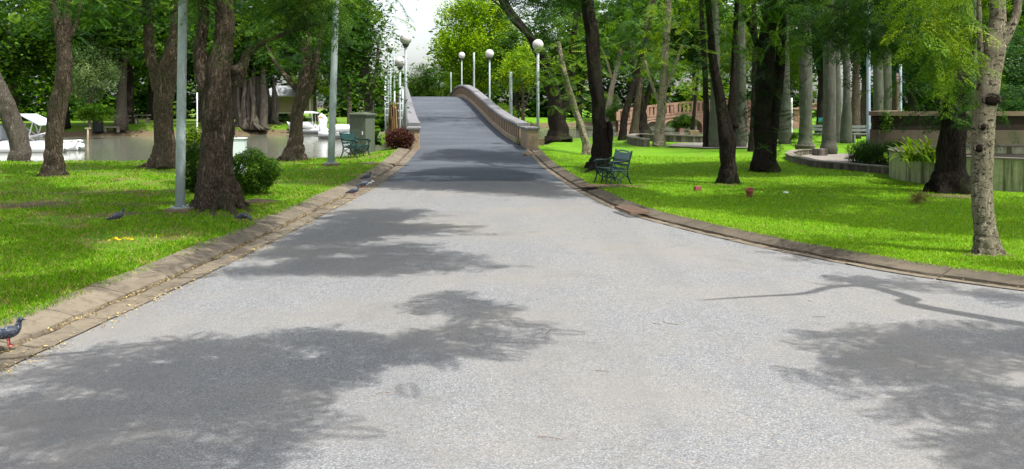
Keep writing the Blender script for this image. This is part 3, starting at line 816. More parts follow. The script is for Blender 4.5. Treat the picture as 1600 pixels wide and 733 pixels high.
# far crowns: a few shared variants of unit size
def crown_variant(seed, lumps=64, per=44, flat=1.0, leafs=.055, bottom=-.75):
    r = np.random.default_rng(seed); parts = []
    for i in range(lumps):
        d = r.normal(0, 1, 3); d /= np.linalg.norm(d)
        rad = r.uniform(.25, 1.0) ** .5 * .8
        c = d * rad * np.array([1, 1, flat])
        if c[2] < bottom: c[2] = bottom * r.uniform(.5, 1)
        P = c + r.normal(0, 1, (per, 3)) * np.array([.115, .115, .075]) * r.uniform(.7, 1.5)
        N = len(P)
        t = np.clip(r.normal(.42, .22, N) + r.normal(0, .2), 0, 1)
        parts.append(scatter(P, SPRIG[i % 4], leafs * 2.6 * r.uniform(.7, 1.3, N), r.uniform(0, 2*PI, N), r.uniform(-.5, .5, N), r.normal(0, .4, N), t))
    return merge(parts)
VARI = {}
def variant_mesh(kind, seed, mat):
    key = (kind, seed, mat)
    if key not in VARI:
        if kind == 'round': V, Q, T = crown_variant(seed + 100)
        elif kind == 'fine': V, Q, T = crown_variant(seed + 200, 90, 55, 1.0, .038)
        elif kind == 'dense': V, Q, T = crown_variant(seed + 500, 150, 60, 1.0, .036)
        elif kind == 'low': V, Q, T = crown_variant(seed + 300, 46, 50, .7, .06, -.3)
        elif kind == 'tall': V, Q, T = crown_variant(seed + 400, 80, 44, 1.0, .05, -.95)
        VARI[key] = make_mesh('crown', V, Q, M[mat], tint=T)
    return VARI[key]
def bgtree(name, label, px, Y, zlo, zhi, rx, kind='round', seed=0, mat='leaf_mid', bk='bark_brown', tw=.22, lean=0, cat='tree', group=None, trunk=True, ry=None):
    x = WX(px, Y); z0 = gz(x, Y)
    t = thing(name, label, cat, (x, Y, z0), 0, group)
    if trunk:
        b = MB(); zc = zlo + (zhi - zlo) * .55 - z0
        P = spline([(0, 0, -.15), (lean * .3, 0, zc * .45), (lean, 0, zc)], 14)
        b.tube(P, np.linspace(tw, tw * .45, 14), 10, 0, True, trunk_shape(0, .5, .5, 5, seed))
        for k in range(4):
            a = rng.uniform(0, 2*PI); s = P[rng.integers(6, 11)]
            b.tube(spline([s, s + np.array([math.cos(a)*rx*.25, math.sin(a)*rx*.25, .25*zc]), s + np.array([math.cos(a)*rx*.6, math.sin(a)*rx*.6, .4*zc])], 7), np.linspace(tw*.45, .03, 7), 6)
        b.build('trunk', [M[bk]], t, recalc=False)
    o = link('crown', variant_mesh(kind, seed, mat), t)
    o.location = (lean, 0, (zlo + zhi)/2 - z0); o.scale = (rx, ry or rx, (zhi - zlo)/2); o.rotation_euler = (0, 0, rng.uniform(0, 6.28))
    return t
# ------------------------------------------------------------------ trees of the near lawns (measured on the photo)
G1 = 'trees standing on the left lawn'; G2 = 'trees standing on the right lawn'
tree('greyish tree at the far left, leaning away to the left beside the paddle wheel float', 32, [[(32,250,46),(30,225,33),(14,175,30),(-6,130,27),(-40,60,22),(-80,-20,16)]],
     'leaf_mid', 'bark_grey', [(-60,-20,90,40,9,2)], G1, flare=.7, hf=.3, lobes=4)
tree('slender dark tree forking high up, standing in front of the paddle wheel float', 24.5, [[(83,276,36),(84,235,30),(90,170,32),(101,110,26),(97,60,21),(84,5,15),(72,-50,10)], [(101,100,20),(104,50,14),(106,0,12),(118,-60,8)], [(103,72,10),(118,40,6),(128,-5,5)]],
     'leaf_mid', 'bark_brown', [(-10,-30,90,20,7,1.5),(60,-30,230,30,12,1.5)], G1, flare=.55, hf=.3, roots=[((95,270),(112,277),.05),((70,270),(58,277),.06)])
tree('stout forked brown tree with spreading surface roots left of the tall pole', 27.5, [[(256,266,40),(257,235,36),(256,180,35),(258,130,37),(272,70,26),(284,5,22),(292,-60,15)], [(250,140,26),(236,90,20),(231,40,17),(226,-40,12)]],
     'leaf_mid', 'bark_brown', [(140,-30,330,25,16,2),(190,20,330,80,6,2),(100,0,220,60,5,2)], G1, flare=1.3, hf=.32, lobes=5,
     roots=[((245,256),(205,264),.10),((262,258),(285,268),.09),((240,254),(222,258),.10)])
tree('thick rough barked tree with buttress roots beside the tall pole and round bush', 16.9, [[(343,330,58),(339,290,53),(337,235,51),(339,180,57),(340,120,54),(352,60,36),(350,10,34),(346,-60,26)], [(325,150,30),(312,90,24),(318,30,20),(310,-50,14)], [(368,135,24),(380,100,18),(392,78,14),(430,58,8),(500,35,6)]],
     'leaf_mid', 'bark_brown', [(280,-45,480,-5,16,1.2),(400,-35,560,30,17,1.2),(395,15,470,50,3,1)], G1, flare=.95, hf=.42, lobes=6, knots=[(372,110,.11)],
     roots=[((356,318),(398,334),.10),((350,322),(378,345),.08),((330,320),(300,334),.09),((362,314),(395,322),.07),((340,325),(335,342),.07)])
tree('leaning brown tree on the shore with a split trunk, right of the round bush', 31.5, [[(459,252,36),(461,225,25),(463,205,22),(466,172,23),(474,134,24),(478,80,19),(474,0,15),(468,-60,12)], [(466,180,15),(486,130,13),(498,70,10),(512,0,8)]],
     'leaf_deep', 'bark_brown', [(400,-20,570,50,20,2),(420,40,545,90,14,2),(440,85,520,115,3,2)], G1, flare=.75, hf=.35, roots=[((455,246),(436,252),.10),((466,246),(482,251),.08)], limbs=[([(472,150),(435,105),(410,60)], .11, .03, .6)])
tree('young tree with two slanting limbs growing behind the green cabinet', 36, [[(578,238,18),(577,205,16),(576,160,15),(568,120,12),(552,85,9),(540,60,6)], [(577,150,11),(572,100,8),(560,60,7),(552,20,5)], [(577,160,9),(588,110,6),(592,60,4)]],
     'leaf_mid', 'bark_grey', [(520,-10,566,40,13,1.0),(535,30,568,110,13,.8),(545,105,572,150,4,.6),(512,10,540,90,5,.8)], G1, flare=.45, lod='sprig', size=.36, canopy=False)

tree('dark twin trunked tree on the bank by the right end of the bridge', 48, [[(872,224,34),(871,200,29),(866,150,25),(855,110,17),(830,60,13),(800,20,10),(780,-20,8)], [(873,195,19),(888,150,16),(893,110,13),(897,50,10),(905,-20,8)], [(870,170,12),(848,120,9),(842,100,6)]],
     'leaf_mid', 'bark_dark', [(790,-15,930,50,22,3),(850,40,930,120,8,2),(722,-40,800,-8,8,2)], G2, flare=.4, limbs=[([(858,125),(845,75),(800,30),(770,-20)], .2, .08, -1.5),([(818,45),(775,4),(740,-14),(720,-20)], .06, .02, -1.0)], canopy=False)
tree('slim pale tree leaning left over the lawn, left of the dark tree by the bench', 34, [[(919,247,20),(915,225,13),(905,190,12),(890,145,12),(880,105,9),(872,65,7)]],
     'leaf_light', 'bark_pale', [(855,75,905,155,13,1),(862,50,900,80,4,1)], G2, flare=.5, canopy=False, size=.50)
tree('straight dark tree immediately behind the green bench on the right lawn', 27.2, [[(937,268,36),(937,235,29),(936,180,25),(930,120,24),(925,60,24),(917,0,21),(910,-60,16)], [(950,245,14),(953,205,13),(951,190,8)]],
     'leaf_deep', 'bark_dark', [(850,-30,1010,12,18,2),(945,0,1010,70,6,2)], G2, flare=.65, hf=.3, roots=[((928,264),(908,271),.08)])
tree('thin dark tree leaning right, left of the trees before the brick bridge', 50, [[(972,221,14),(975,190,12),(983,155,10),(995,115,9),(1010,60,7),(1022,0,5)]], 'leaf_mid', 'bark_dark', [(960,20,1040,110,14,3)], G2, flare=.4, canopy=False)
tree('dark brown tree rising beside a thick stump like trunk in front of the brick bridge', 54, [[(990,219,15),(993,190,13),(997,150,11),(1004,100,9),(1010,40,7),(1016,-10,5)]], 'leaf_deep', 'bark_brown', [(970,0,1060,120,12,3)], G2, flare=.4, canopy=False)
tree('thick short dark tree near the left arch of the brick bridge', 56, [[(1003,215,28),(1002,195,20),(1000,160,17),(992,110,12),(984,60,8)], [(1003,180,10),(1020,120,7),(1035,80,5)]], 'leaf_deep', 'bark_dark', [(975,50,1050,135,12,3)], G2, flare=.5, canopy=False)
tree('speckled pale grey tree standing alone in the lawn before the brick bridge', 43, [[(1029,229,19),(1031,205,15),(1034,160,14),(1038,110,13),(1042,50,11),(1046,-20,9)], [(1034,170,8),(1018,130,5),(1008,95,4)], [(1036,150,6),(1052,110,5),(1066,70,3)]], 'leaf_light', 'bark_pale', [(1010,30,1075,110,10,2.5),(990,-10,1090,30,9,2.5),(1010,100,1060,145,4,2)], G2, flare=.35, canopy=False)
tree('slender dark sapling in front of the right arch of the brick bridge', 58, [[(1081,213,7),(1083,190,6),(1086,160,5),(1090,120,4)]], 'leaf_light', 'bark_dark', [(1050,110,1130,150,9,2)], G2, flare=.2, canopy=False)
tree('narrow dark tree close to the left side of a grey palm behind the forked tree', 41, [[(1104,232,12),(1104,200,11),(1103,150,10),(1100,90,9),(1096,20,7),(1094,-30,5)]], 'leaf_deep', 'bark_dark', [(1070,0,1150,110,12,2.5)], G2, flare=.3, canopy=False)
tree('dark tree splitting low into two limbs, foremost in the middle of the right lawn', 22.3, [[(1138,289,30),(1138,255,25),(1136,215,30),(1126,160,18),(1116,110,16),(1111,55,12),(1106,0,11),(1100,-60,8)], [(1140,210,20),(1145,150,14),(1147,100,11),(1149,50,9),(1152,-10,8),(1152,-60,6)]],
     'leaf_mid', 'bark_dark', [(1070,-40,1220,-2,14,1.5),(1080,0,1125,100,5,1.2),(1155,0,1200,50,4,1.2)], G2, flare=.6, hf=.25, lobes=4, knots=[(1148,196,.09)])
tree('huge dark double trunk tree overgrown with ferns in the middle right lawn', 26.4, [[(1196,268,42),(1194,235,33),(1192,180,30),(1196,120,33),(1200,60,29),(1204,0,30),(1206,-50,22)], [(1206,262,16),(1208,200,18),(1216,130,18),(1222,50,14),(1226,-30,10)], [(1186,80,12),(1176,50,9),(1160,20,7)]],
     'leaf_deep', 'bark_dark', [(1130,-30,1290,15,18,2),(1182,90,1220,200,8,.35),(1200,0,1250,60,6,2),(1210,205,1220,240,2,.3)], G2, flare=.6, hf=.35, lobes=5, roots=[((1186,262),(1168,268),.1)])
tree('shaded dark tree half hidden at the left of the huge double trunk tree', 38, [[(1176,238,16),(1177,210,14),(1180,150,12),(1180,80,10),(1178,0,8)]], 'leaf_deep', 'bark_dark', [(1140,0,1200,90,8,2)], G2, flare=.4, canopy=False)
tree('massive black trunked tree overgrown with leafy sprigs in front of the concrete planter', 19.8, [[(1487,304,58),(1486,270,46),(1488,220,46),(1492,160,38),(1494,110,30),(1492,50,24),(1488,-30,18)], [(1478,190,14),(1462,140,9),(1455,100,8),(1440,60,6)], [(1498,140,14),(1516,90,10),(1530,20,7)]],
     'leaf_deep', 'bark_dark', [(1300,-20,1460,55,34,1.6),(1330,45,1440,80,8,1.2),(1462,110,1520,180,10,.3),(1225,5,1340,55,13,2),(1470,180,1515,215,3,.3)], G2, flare=.7, hf=.3, lobes=5, roots=[((1465,296),(1448,302),.10)], limbs=[([(1488,120),(1440,70),(1360,40),(1300,20)], .10, .03, .5)])
R16 = tree('speckled pale tree with a dark knot hole, nearest at the right edge of the lawn', 11.75, [[(1544,396,50),(1540,360,39),(1535,310,37),(1535,250,38),(1537,190,38),(1545,130,38),(1553,75,38),(1558,30,28),(1562,-50,20)], [(1556,85,20),(1575,55,17),(1588,20,15),(1596,-40,12)], [(1540,120,12),(1532,75,10),(1530,20,8),(1528,-40,6)]],
     'leaf_light', 'bark_pale', [(1440,-60,1530,-15,10,.6),(1462,-10,1515,45,9,.45),(1478,40,1512,95,6,.35),(1600,-60,1640,10,3,.6),(1490,95,1510,125,2,.3)], G2, flare=.45, hf=.12, lobes=7, size=.42, rough=.04,
     roots=[((1530,390),(1508,396),.05),((1556,390),(1578,396),.05)])
# canopies that overhang the road from just outside the picture
def offtree(label, x, y, topz, leaf, bk):
    t = thing('park_tree', label, 'tree', (x, y, .1), 0, 'trees beside the viewpoint')
    b = MB(); P = spline([(x, y, 0), (x + .1, y, topz * .5), (x + .15, y + .1, topz)], 22)
    b.tube(P, np.linspace(.42, .26, 22), 14, 0, True, trunk_shape(.1, .6, .4, 5, int(abs(x*10))))
    TREES.append(dict(t=t, b=b, tops=[(P[-1], .26)], base=(x, y, .1), Y=20, leaf=leaf, bk=bk, cl=[], rects=[], canopy=True, size=None, lod=None, top=None))
    TREES[-1]['key'] = 'OL' if x < 0 else 'OR'
    return TREES[-1]
offtree('rain tree whose limbs shade the road at the lower left of the view', -5.6, 3.6, 5.2, 'leaf_mid', 'bark_brown')
ot = offtree('rain tree whose bare limb and leaves shade the road at the lower right', 8.2, 4.6, 5.0, 'leaf_mid', 'bark_brown')
def over(px, py, h):
    x, y = GR(px, py, 0); return np.array([x, y, 0]) + SUN * (h / SUN[2])
b = ot['b']
lp = [over(1475,488,4.6), over(1420,467,4.7), over(1355,449,4.8), over(1300,450,4.8), over(1255,461,4.8), over(1180,466,4.9), over(1095,472,5.0)]
b.tube(spline([np.array([8.3, 4.7, 4.4])] + lp[:1] + lp[1:], 34), np.linspace(.11, .02, 34), 8, 0, True)
b.tube(spline([lp[3], over(1290,447,4.9), over(1262,443,5.0)], 8), np.linspace(.035, .012, 8), 6)
for r in TREES:
    if 'buttress' in r['t']['label']: r['key'] = 'T4'
R16['surv'] = .55
for r in TREES:
    if any(q in r['t']['label'] for q in ('buttress', 'split trunk', 'massive black', 'stout forked')): r['surv'] = .9
finish_trees()

def holemat():
    t = NT('dark_hollow'); t.pbsdf((.012, .009, .007), 1.0, 0, 0.0); return t.m
M['hole'] = holemat()
# vertical bark hole of the pale tree
def on_trunk(rec, name, label, px, py, r, Y):
    b = MB(); c = np.array([WX(px, Y), Y - .118, WZ(py, Y)])
    P = [c + np.array([r*1.3*math.cos(a), -.004, r*1.05*math.sin(a) + .1*r]) for a in np.linspace(-.35, PI + .35, 15)]
    b.tube(P, np.concatenate([np.linspace(.02, r*.2, 7), np.linspace(r*.22, .02, 8)]), 8, 0)
    b.ball(c + np.array([0, .012, 0]), (r*1.12, .034, r*.86), 1, 14, 8)
    b.build(name, [M['bark_grey'], M['hole']], rec['t'], rec['base'], recalc=False)
on_trunk(R16, 'knot_hole', None, 1542, 158, .08, 11.75)
on_trunk(R16, 'knot_hole', None, 1529, 199, .04, 11.75)
on_trunk(R16, 'knot_hole', None, 1523, 232, .05, 11.75)

# ------------------------------------------------------------------ royal palms
PALM_ME = None
def palm_crown():
    parts = []
    for k in range(17):
        a = k * 2.4; el = rng.uniform(-.5, 1.1); L = rng.uniform(2.4, 3.0)
        s = np.linspace(.05, 1, 26); P = np.stack([np.cos(a)*s*L*math.cos(el*.6), np.sin(a)*s*L*math.cos(el*.6), L*s*math.sin(el) - 1.1*s*s*L*.6], -1)
        for sd in (-1, 1):
            n = len(P)
            parts.append(scatter(P, (np.array([[0,0,0],[.5,.03,-.08],[1,0,-.42],[.5,-.03,-.08]]), np.array([[0,1,2,3]])), .55 * (1 - abs(s-.45)*.7), np.full(n, a + sd*1.15), np.full(n, .25), np.full(n, 0.0), np.clip(rng.normal(.4, .15, n), 0, 1)))
    V, Q, T = merge(parts); return make_mesh('crown', V, Q, M['leaf_mid'], tint=T)
PALM_ME = palm_crown()
def palm(label, px, Y, wb, wt, top, bulb=1.25):
    x = WX(px, Y); z0 = gz(x, Y); t = thing('royal_palm', label, 'palm tree', (x, Y, z0), 0, 'grey royal palms')
    rb, rt = wb / 2 / F * Y, wt / 2 / F * Y
    prof = [(rb*.86, -.05), (rb*bulb*.95, .05), (rb*bulb, .22), (rb*bulb*.97, .32), (rb*1.08, .42), (rb*1.02, .8), (rb*.92, 1.3), (rt*1.05, 2.2), (rt, 3.2), (rt*1.04, 4.6), (rt*.96, top*.75), (rt*.8, top)]
    zz = np.concatenate([np.linspace(-.05, 1.3, 16), np.linspace(1.5, top, 22)])
    rr = np.interp(zz, [p[1] for p in prof], [p[0] for p in prof]) * (1 + .012*np.sin(zz*40))
    b = MB(); P = np.stack([.03*np.sin(zz*.8), .02*np.cos(zz), zz], -1)
    b.tube(P, rr, 20); b.build('trunk', [M['palm']], t, recalc=False)
    b = MB(); b.tube([(0, 0, top-.05), (0, 0, top+.5), (0, 0, top+1.1)], [rt*.85, rt*.8, rt*.4], 12); b.build('crownshaft', [M['leaf_plain']], t)
    o = link('crown', PALM_ME, t); o.location = (0, 0, top + .9); o.rotation_euler = (0, 0, px)
def plainleaf():
    t = NT('palm_sheath'); t.pbsdf((.10, .17, .05), .5); return t.m
M['leaf_plain'] = plainleaf()
palm('grey palm just left of the forked dark tree on the right lawn', 1117, 40.5, 20, 15, 8.2, 1.0)
palm('grey palm just right of the forked dark tree on the right lawn', 1157, 41, 20, 15, 8.6, 1.0)
palm('thin palm at the right of the huge double trunk tree', 1226, 45, 19, 14, 8.6, 1.0)
palm('tall palm with a planted collar round its dark foot, left of the bulbous palm', 1258, 38, 20, 19.5, 8.0, 1.3)
palm('palm with a bulbous pot shaped dark foot by the end of the low curved wall', 1295, 35, 21, 18.5, 8.2, 1.28)
palm('palm standing close behind the bulbous footed palm', 1306, 47, 17, 13, 9.5, 1.0)
palm('slim palm in the open right of the bulbous footed palm', 1322, 46, 17, 10.5, 9, 1.1)
palm('palm trunk rising behind the left end of the dark banded wall', 1371, 41, 16, 15, 9, 1.0)
palm('palest palm trunk rising above the dark banded wall', 1384, 43, 16, 15.5, 9, 1.0)
palm('palm behind the wall between the black tree and the speckled tree', 1519, 42, 16, 15, 9, 1.0)
# clay collars round the two palm feet
def collar(px, Y, r, label):
    x = WX(px, Y); b = MB()
    b.lathe([(r*.8, -.02), (r*.98, .04), (r*1.05, .22), (r*1.10, .27), (r*1.0, .29), (r*.7, .26)], (x, Y, gz(x, Y)), 22)
    o = b.build('trunk_collar', [M['lowwall']], None, (x, Y, gz(x, Y))); o.location = (x, Y, gz(x, Y)); tag(o, label, 'planter')
collar(1258, 38, .37, 'dark stone collar round the foot of the tall palm at the low wall end')
# ------------------------------------------------------------------ background trees and the wood behind
GB = 'trees on the far bank of the pond'
bgtree('lake_tree', 'leafy tree above the paddle wheel float on the far bank', 20, 76, 1.9, 15, 5.5, 'round', 0, 'leaf_mid', tw=.4, group=GB)
bgtree('lake_tree', 'pale silvery bush tree on the far bank between the slender and the stout tree', 140, 70, 1.6, 7.2, 2.3, 'fine', 1, 'leaf_pale', tw=.15, group=GB)
bgtree('lake_tree', 'dark leaning tree on the far bank behind the slender forked tree', 95, 72, 3.2, 13, 4.5, 'round', 1, 'leaf_mid', 'bark_dark', tw=.5, lean=1.2, group=GB)
bgtree('lake_tree', 'tall tree with pale trunk on the far bank left of the stout tree', 188, 73, 3.6, 15, 5.0, 'round', 2, 'leaf_mid', 'bark_grey', tw=.42, lean=.7, group=GB)
bgtree('lake_tree', 'dark trunked tree on the far grass left of the stout forked tree', 202, 80, 4.6, 15, 5, 'round', 3, 'leaf_deep', 'bark_dark', tw=.42, group=GB)
bgtree('lake_tree', 'far tree seen between the stout tree and the tall pole', 236, 98, 2.4, 17, 6, 'round', 0, 'leaf_mid', 'bark_dark', tw=.35, group=GB)
bgtree('lake_tree', 'far leafy tree above the white box across the pond', 318, 88, 2.6, 15, 6, 'round', 1, 'leaf_deep', tw=.4, group=GB)
bgtree('lake_tree', 'leafy tree shading the beige pavilion across the pond', 455, 108, 6.0, 17, 7, 'round', 2, 'leaf_mid', tw=.4, group=GB)
bgtree('lake_tree', 'dark glossy tree across the pond left of the green cabinet', 520, 84, 2.2, 12, 3.6, 'round', 3, 'leaf_blue', tw=.3, group=GB)
bgtree('lake_tree', 'pale green tree across the pond above the swan boats', 492, 92, 2.4, 6.5, 3.0, 'fine', 0, 'leaf_light', tw=.22, group=GB)
bgtree('lake_tree', 'tree of loose crown left of the sky gap above the lamps', 546, 70, 4.0, 10.6, 2.0, 'round', 2, 'leaf_mid', tw=.2, group=GB)
bgtree('lake_tree', 'broad bright yellow green tree filling the view beyond the bridge', 748, 104, 1.6, 15.6, 8.6, 'dense', 2, 'leaf_bright', 'bark_dark', tw=.4, group='trees beyond the bridge', ry=5)
bgtree('lake_tree', 'low olive bush tree left of the bright tree at the top of the bridge', 668, 116, 1.0, 7.4, 3.6, 'fine', 1, 'leaf_mid', tw=.2, group='trees beyond the bridge')
bgtree('lake_tree', 'small bright tree with a bare trunk right of the bridge parapet', 817, 78, 2.8, 7.0, 2.5, 'round', 1, 'leaf_bright', tw=.2, group='trees beyond the bridge')
bgtree('lake_tree', 'shadowy tree behind the small bright tree right of the parapet', 806, 96, 2.6, 10, 4.0, 'round', 1, 'leaf_mid', 'bark_dark', tw=.4, group='trees beyond the bridge')
GC = 'trees behind the right lawn'
bgtree('lake_tree', 'leafy tree behind the leaning pale tree at the pond', 905, 98, 2.2, 15, 5, 'round', 2, 'leaf_mid', 'bark_dark', tw=.35, group=GC)
bgtree('lake_tree', 'pale limbed tree leaning right at the water left of the brick bridge', 944, 88, 5.2, 13, 3.5, 'round', 3, 'leaf_mid', 'bark_pale', tw=.32, lean=2.4, group=GC)
bgtree('lake_tree', 'tall tree behind the left part of the brick bridge', 1000, 112, 3.6, 17, 7, 'round', 0, 'leaf_deep', tw=.35, group=GC)
bgtree('lake_tree', 'tall tree behind the right arch of the brick bridge', 1085, 108, 4.4, 17, 7, 'round', 1, 'leaf_mid', tw=.35, group=GC)
bgtree('lake_tree', 'light tree behind the two palms beside the forked tree', 1150, 84, 3.4, 10, 3.6, 'fine', 2, 'leaf_light', tw=.25, group=GC)
bgtree('lake_tree', 'light green tree between the double trunk tree and the tall palm', 1232, 66, 2.4, 9, 2.2, 'fine', 1, 'leaf_light', tw=.2, group=GC)
bgtree('pine_tree', 'dark drooping pine behind the bulbous footed palm', 1283, 62, 3.4, 12, 2.4, 'tall', 0, 'leaf_pine', 'bark_dark', tw=.28, group=GC)
bgtree('pine_tree', 'dark pine with a reddish brown trunk behind the slim palm', 1337, 52, 3.2, 12, 1.9, 'tall', 1, 'leaf_pine', 'bark_brown', tw=.26, group=GC)
bgtree('pine_tree', 'smaller dark pine with a brown trunk left of the blue grey pole', 1351, 58, 2.8, 11, 2.0, 'tall', 0, 'leaf_pine', 'bark_brown', tw=.26, group=GC)
bgtree('pine_tree', 'dark pine above the middle of the dark banded wall', 1425, 56, 1.6, 12, 3.0, 'tall', 1, 'leaf_pine', 'bark_dark', tw=.25, group=GC)
bgtree('lake_tree', 'tree behind the wall left of the speckled pale tree', 1470, 70, 2.0, 11, 4.0, 'round', 2, 'leaf_mid', tw=.3, group=GC)
bgtree('lake_tree', 'pale leafed tree above the wall at the right edge', 1585, 48, 1.7, 6.0, 2.6, 'fine', 1, 'leaf_blue', 'bark_dark', tw=.2, group=GC)
bgtree('lake_tree', 'tall leafy tree high above the dark banded wall', 1400, 78, 5, 16, 6, 'round', 0, 'leaf_deep', tw=.35, group=GC)
bgtree('lake_tree', 'tall leafy tree behind the speckled tree at the right edge', 1560, 66, 4.5, 13, 5, 'round', 3, 'leaf_mid', tw=.35, group=GC)
# bushes
GS = 'bushes along the far banks'
def bush(label, px, Y, zlo, zhi, rx, kind='low', seed=0, mat='leaf_mid', name='bush', group=GS):
    return bgtree(name, label, px, Y, zlo, zhi, rx, kind, seed, mat, cat='bush', group=group, trunk=False)
bush('round clipped dark bush by the water left of the brick bridge', 961, 86, .2, 2.2, 1.3, 'fine', 1, 'leaf_deep')
bush('olive bush at the crest of the road beyond the globe lamps', 705, 110, .3, 4.6, 2.6, 'fine', 0, 'leaf_light')
bush('yellow green bush in the opening right of the parapet', 783, 74, -.2, 2.2, 1.6, 'fine', 1, 'leaf_light')
bush('pale green bush between the trunks behind the bench tree', 948, 92, .2, 3.6, 1.6, 'fine', 0, 'leaf_pale')
bush('low bush in front of the two arches of the brick bridge', 1066, 60, .0, 1.7, 1.0, 'low', 2, 'leaf_mid')
bush('bright yellow low bush behind the slim palm', 1296, 60, .0, 1.2, 1.1, 'fine', 0, 'leaf_light')
bush('bushy plants at the foot of the thin palm', 1222, 47, .0, .8, 1.0, 'low', 1, 'leaf_mid')
bush('dark shrub growing behind the green cabinet at the waterside', 592, 74, .2, 2.0, 1.6, 'low', 0, 'leaf_mid')
bush('variegated shrub at the foot of the lamp by the right bridge pier', 827, 37.6, .0, 1.0, .62, 'fine', 1, 'leaf_pale')
bush('leafy shrub above the right part of the banded wall', 1580, 37, 1.0, 2.9, 1.4, 'fine', 0, 'leaf_blue')
bush('mounded bush below the pale silvery tree across the pond', 150, 66.8, .3, 2.4, 1.5, 'low', 1, 'leaf_mid')
bush('long low hedge under the beige pavilion across the pond', 440, 84, .2, 1.1, 3.4, 'low', 2, 'leaf_deep')
# low green mass closing the view far behind (one wood)
def far_woods():
    parts = []
    for x0, x1, y, zt, step in ((-95, -24, 112, 13, 2.0), (-24, -9.5, 128, 6.2, 1.8), (-9.5, 12, 138, 13.5, 2.0), (12, 40, 126, 17, 2.0), (36, 100, 96, 14, 2.4), (-95, -45, 96, 11, 2.2)):
        for x in np.arange(x0, x1, step):
            for z in np.arange(.6, zt, 1.5):
                c = np.array([x + rng.normal(0, .7), y + rng.normal(0, 1.8), z + rng.normal(0, .5)]); m = 34 if z < 4.5 else 18
                P = c + rng.normal(0, 1, (m, 3)) * np.array([.8, .8, .45])
                N = m; t = np.clip(rng.normal(.4, .2, N) + rng.normal(0, .18), 0, 1)
                parts.append(scatter(P, SPRIG[rng.integers(0, 4)], 1.7 * rng.uniform(.7, 1.3, N), rng.uniform(0, 2*PI, N), rng.uniform(-.5, .5, N), rng.normal(0, .4, N), t))
    V, Q, T = merge(parts)
    tag(link('far_woods', make_mesh('far_woods', V, Q, M['leaf_mid'], tint=T)), kind='stuff')
far_woods()

# the banyan on the far bank
def banyan(label, px, Y, seed, s=1.0):
    x = WX(px, Y); z0 = gz(x, Y); t = thing('banyan_tree', label, 'tree', (x, Y, z0), 0, 'banyans on the far bank')
    r = np.random.default_rng(seed); b = MB()
    for k in range(13):
        a = r.uniform(0, 2*PI); q = r.uniform(.1, .75) * s
        foot = np.array([math.cos(a)*q*1.5, math.sin(a)*q, -.1]); top = np.array([math.cos(a)*q*1.1 + r.normal(0, .25), math.sin(a)*q, 3.6*s + r.uniform(0, 1.5)])
        b.tube(spline([foot, (foot + top)/2 + r.normal(0, .16, 3), top], 14), np.linspace(.34, .17, 14) * s * r.uniform(.5, 1.1), 9, 0, True, trunk_shape(0, .5, .4, 4, k + seed))
    for k in range(11):
        a = r.uniform(PI*.95, 2.05*PI); L = r.uniform(1.0, 2.6) * s
        P = spline([(math.cos(a)*.6, math.sin(a)*.5, .8*s), (math.cos(a)*L*.55, math.sin(a)*L*.5, .28), (math.cos(a)*L, math.sin(a)*L*.8 + r.normal(0, .2), -.05)], 12)
        b.tube(P, np.linspace(.17, .05, 12) * s, 7)
    b.build('trunk', [M['bark_grey']], t, recalc=False)
    o = link('crown', variant_mesh('round', 1, 'leaf_deep'), t); o.location = (0, 0, 7.6*s); o.scale = (5.2*s, 4.6*s, 4.6*s)
banyan('banyan with aerial and surface roots across the pond beside the thick tree', 390, 76, 5, 1.0)
banyan('slimmer banyan leaning beside the beige pavilion across the pond', 416, 80, 9, .85)

# ------------------------------------------------------------------ garden shrubs near the viewer
def leafball(name, label, cat, px, Y, rx, rz, zc, n, leaf, leafsize, mat, stems=True, group=None, tint=.45):
    x = WX(px, Y); z0 = gz(x, Y); t = thing(name, label, cat, (x, Y, z0), 0, group)
    d = rng.normal(0, 1, (n, 3)); d /= np.linalg.norm(d, axis=1)[:, None]
    rad = 1 - np.abs(rng.normal(0, .13, n)); lump = 1 + .07*np.sin(d[:, 0]*6 + 1) + .06*np.sin(d[:, 2]*7) + .05*np.sin(d[:, 1]*8)
    P = d * (rad * lump)[:, None] * np.array([rx, rx*.95, rz]) + np.array([0, 0, zc])
    P = P[P[:, 2] > .04]
    N = len(P); tt = np.clip(rng.normal(tint, .22, N), 0, 1)
    V, Q, T = scatter(P, leaf, leafsize * rng.uniform(.7, 1.3, N), rng.uniform(0, 2*PI, N), rng.uniform(-.9, .5, N), rng.normal(0, .6, N), tt)
    link('foliage', make_mesh('foliage', V, Q, M[mat], tint=T), t)
    if stems:
        b = MB()
        for k in range(9):
            a = rng.uniform(0, 2*PI)
            b.tube(spline([(rng.normal(0, .07), rng.normal(0, .07), -.05), (math.cos(a)*rx*.3, math.sin(a)*rx*.3, zc*.5), (math.cos(a)*rx*.7, math.sin(a)*rx*.7, zc*1.1)], 7), np.linspace(.025, .008, 7), 6)
        b.build('stem', [M['bark_dark']], t, recalc=False)
    return t
leafball('round_bush', 'clipped round bush of small leaves on the lawn beside the thick tree', 'bush', 391, 19.5, .56, .42, .46, 3000, SPRIG[0], .085, 'leaf_mid')
leafball('round_bush', 'darker upright bush between the tall pole and the thick tree', 'bush', 304, 19.8, .30, .48, .5, 1500, SPRIG[1], .085, 'leaf_deep')
leafball('leafy_shrub', 'yellow green shrub sprouting above the dark bush behind the tall pole', 'bush', 302, 22, .20, .35, .95, 300, SPRIG[2], .15, 'leaf_light')
leafball('red_shrub', 'dark red leafed shrub at the left foot of the bridge', 'bush', 627, 35.2, .52, .34, .36, 900, SPRIG[3], .15, 'leaf_red')
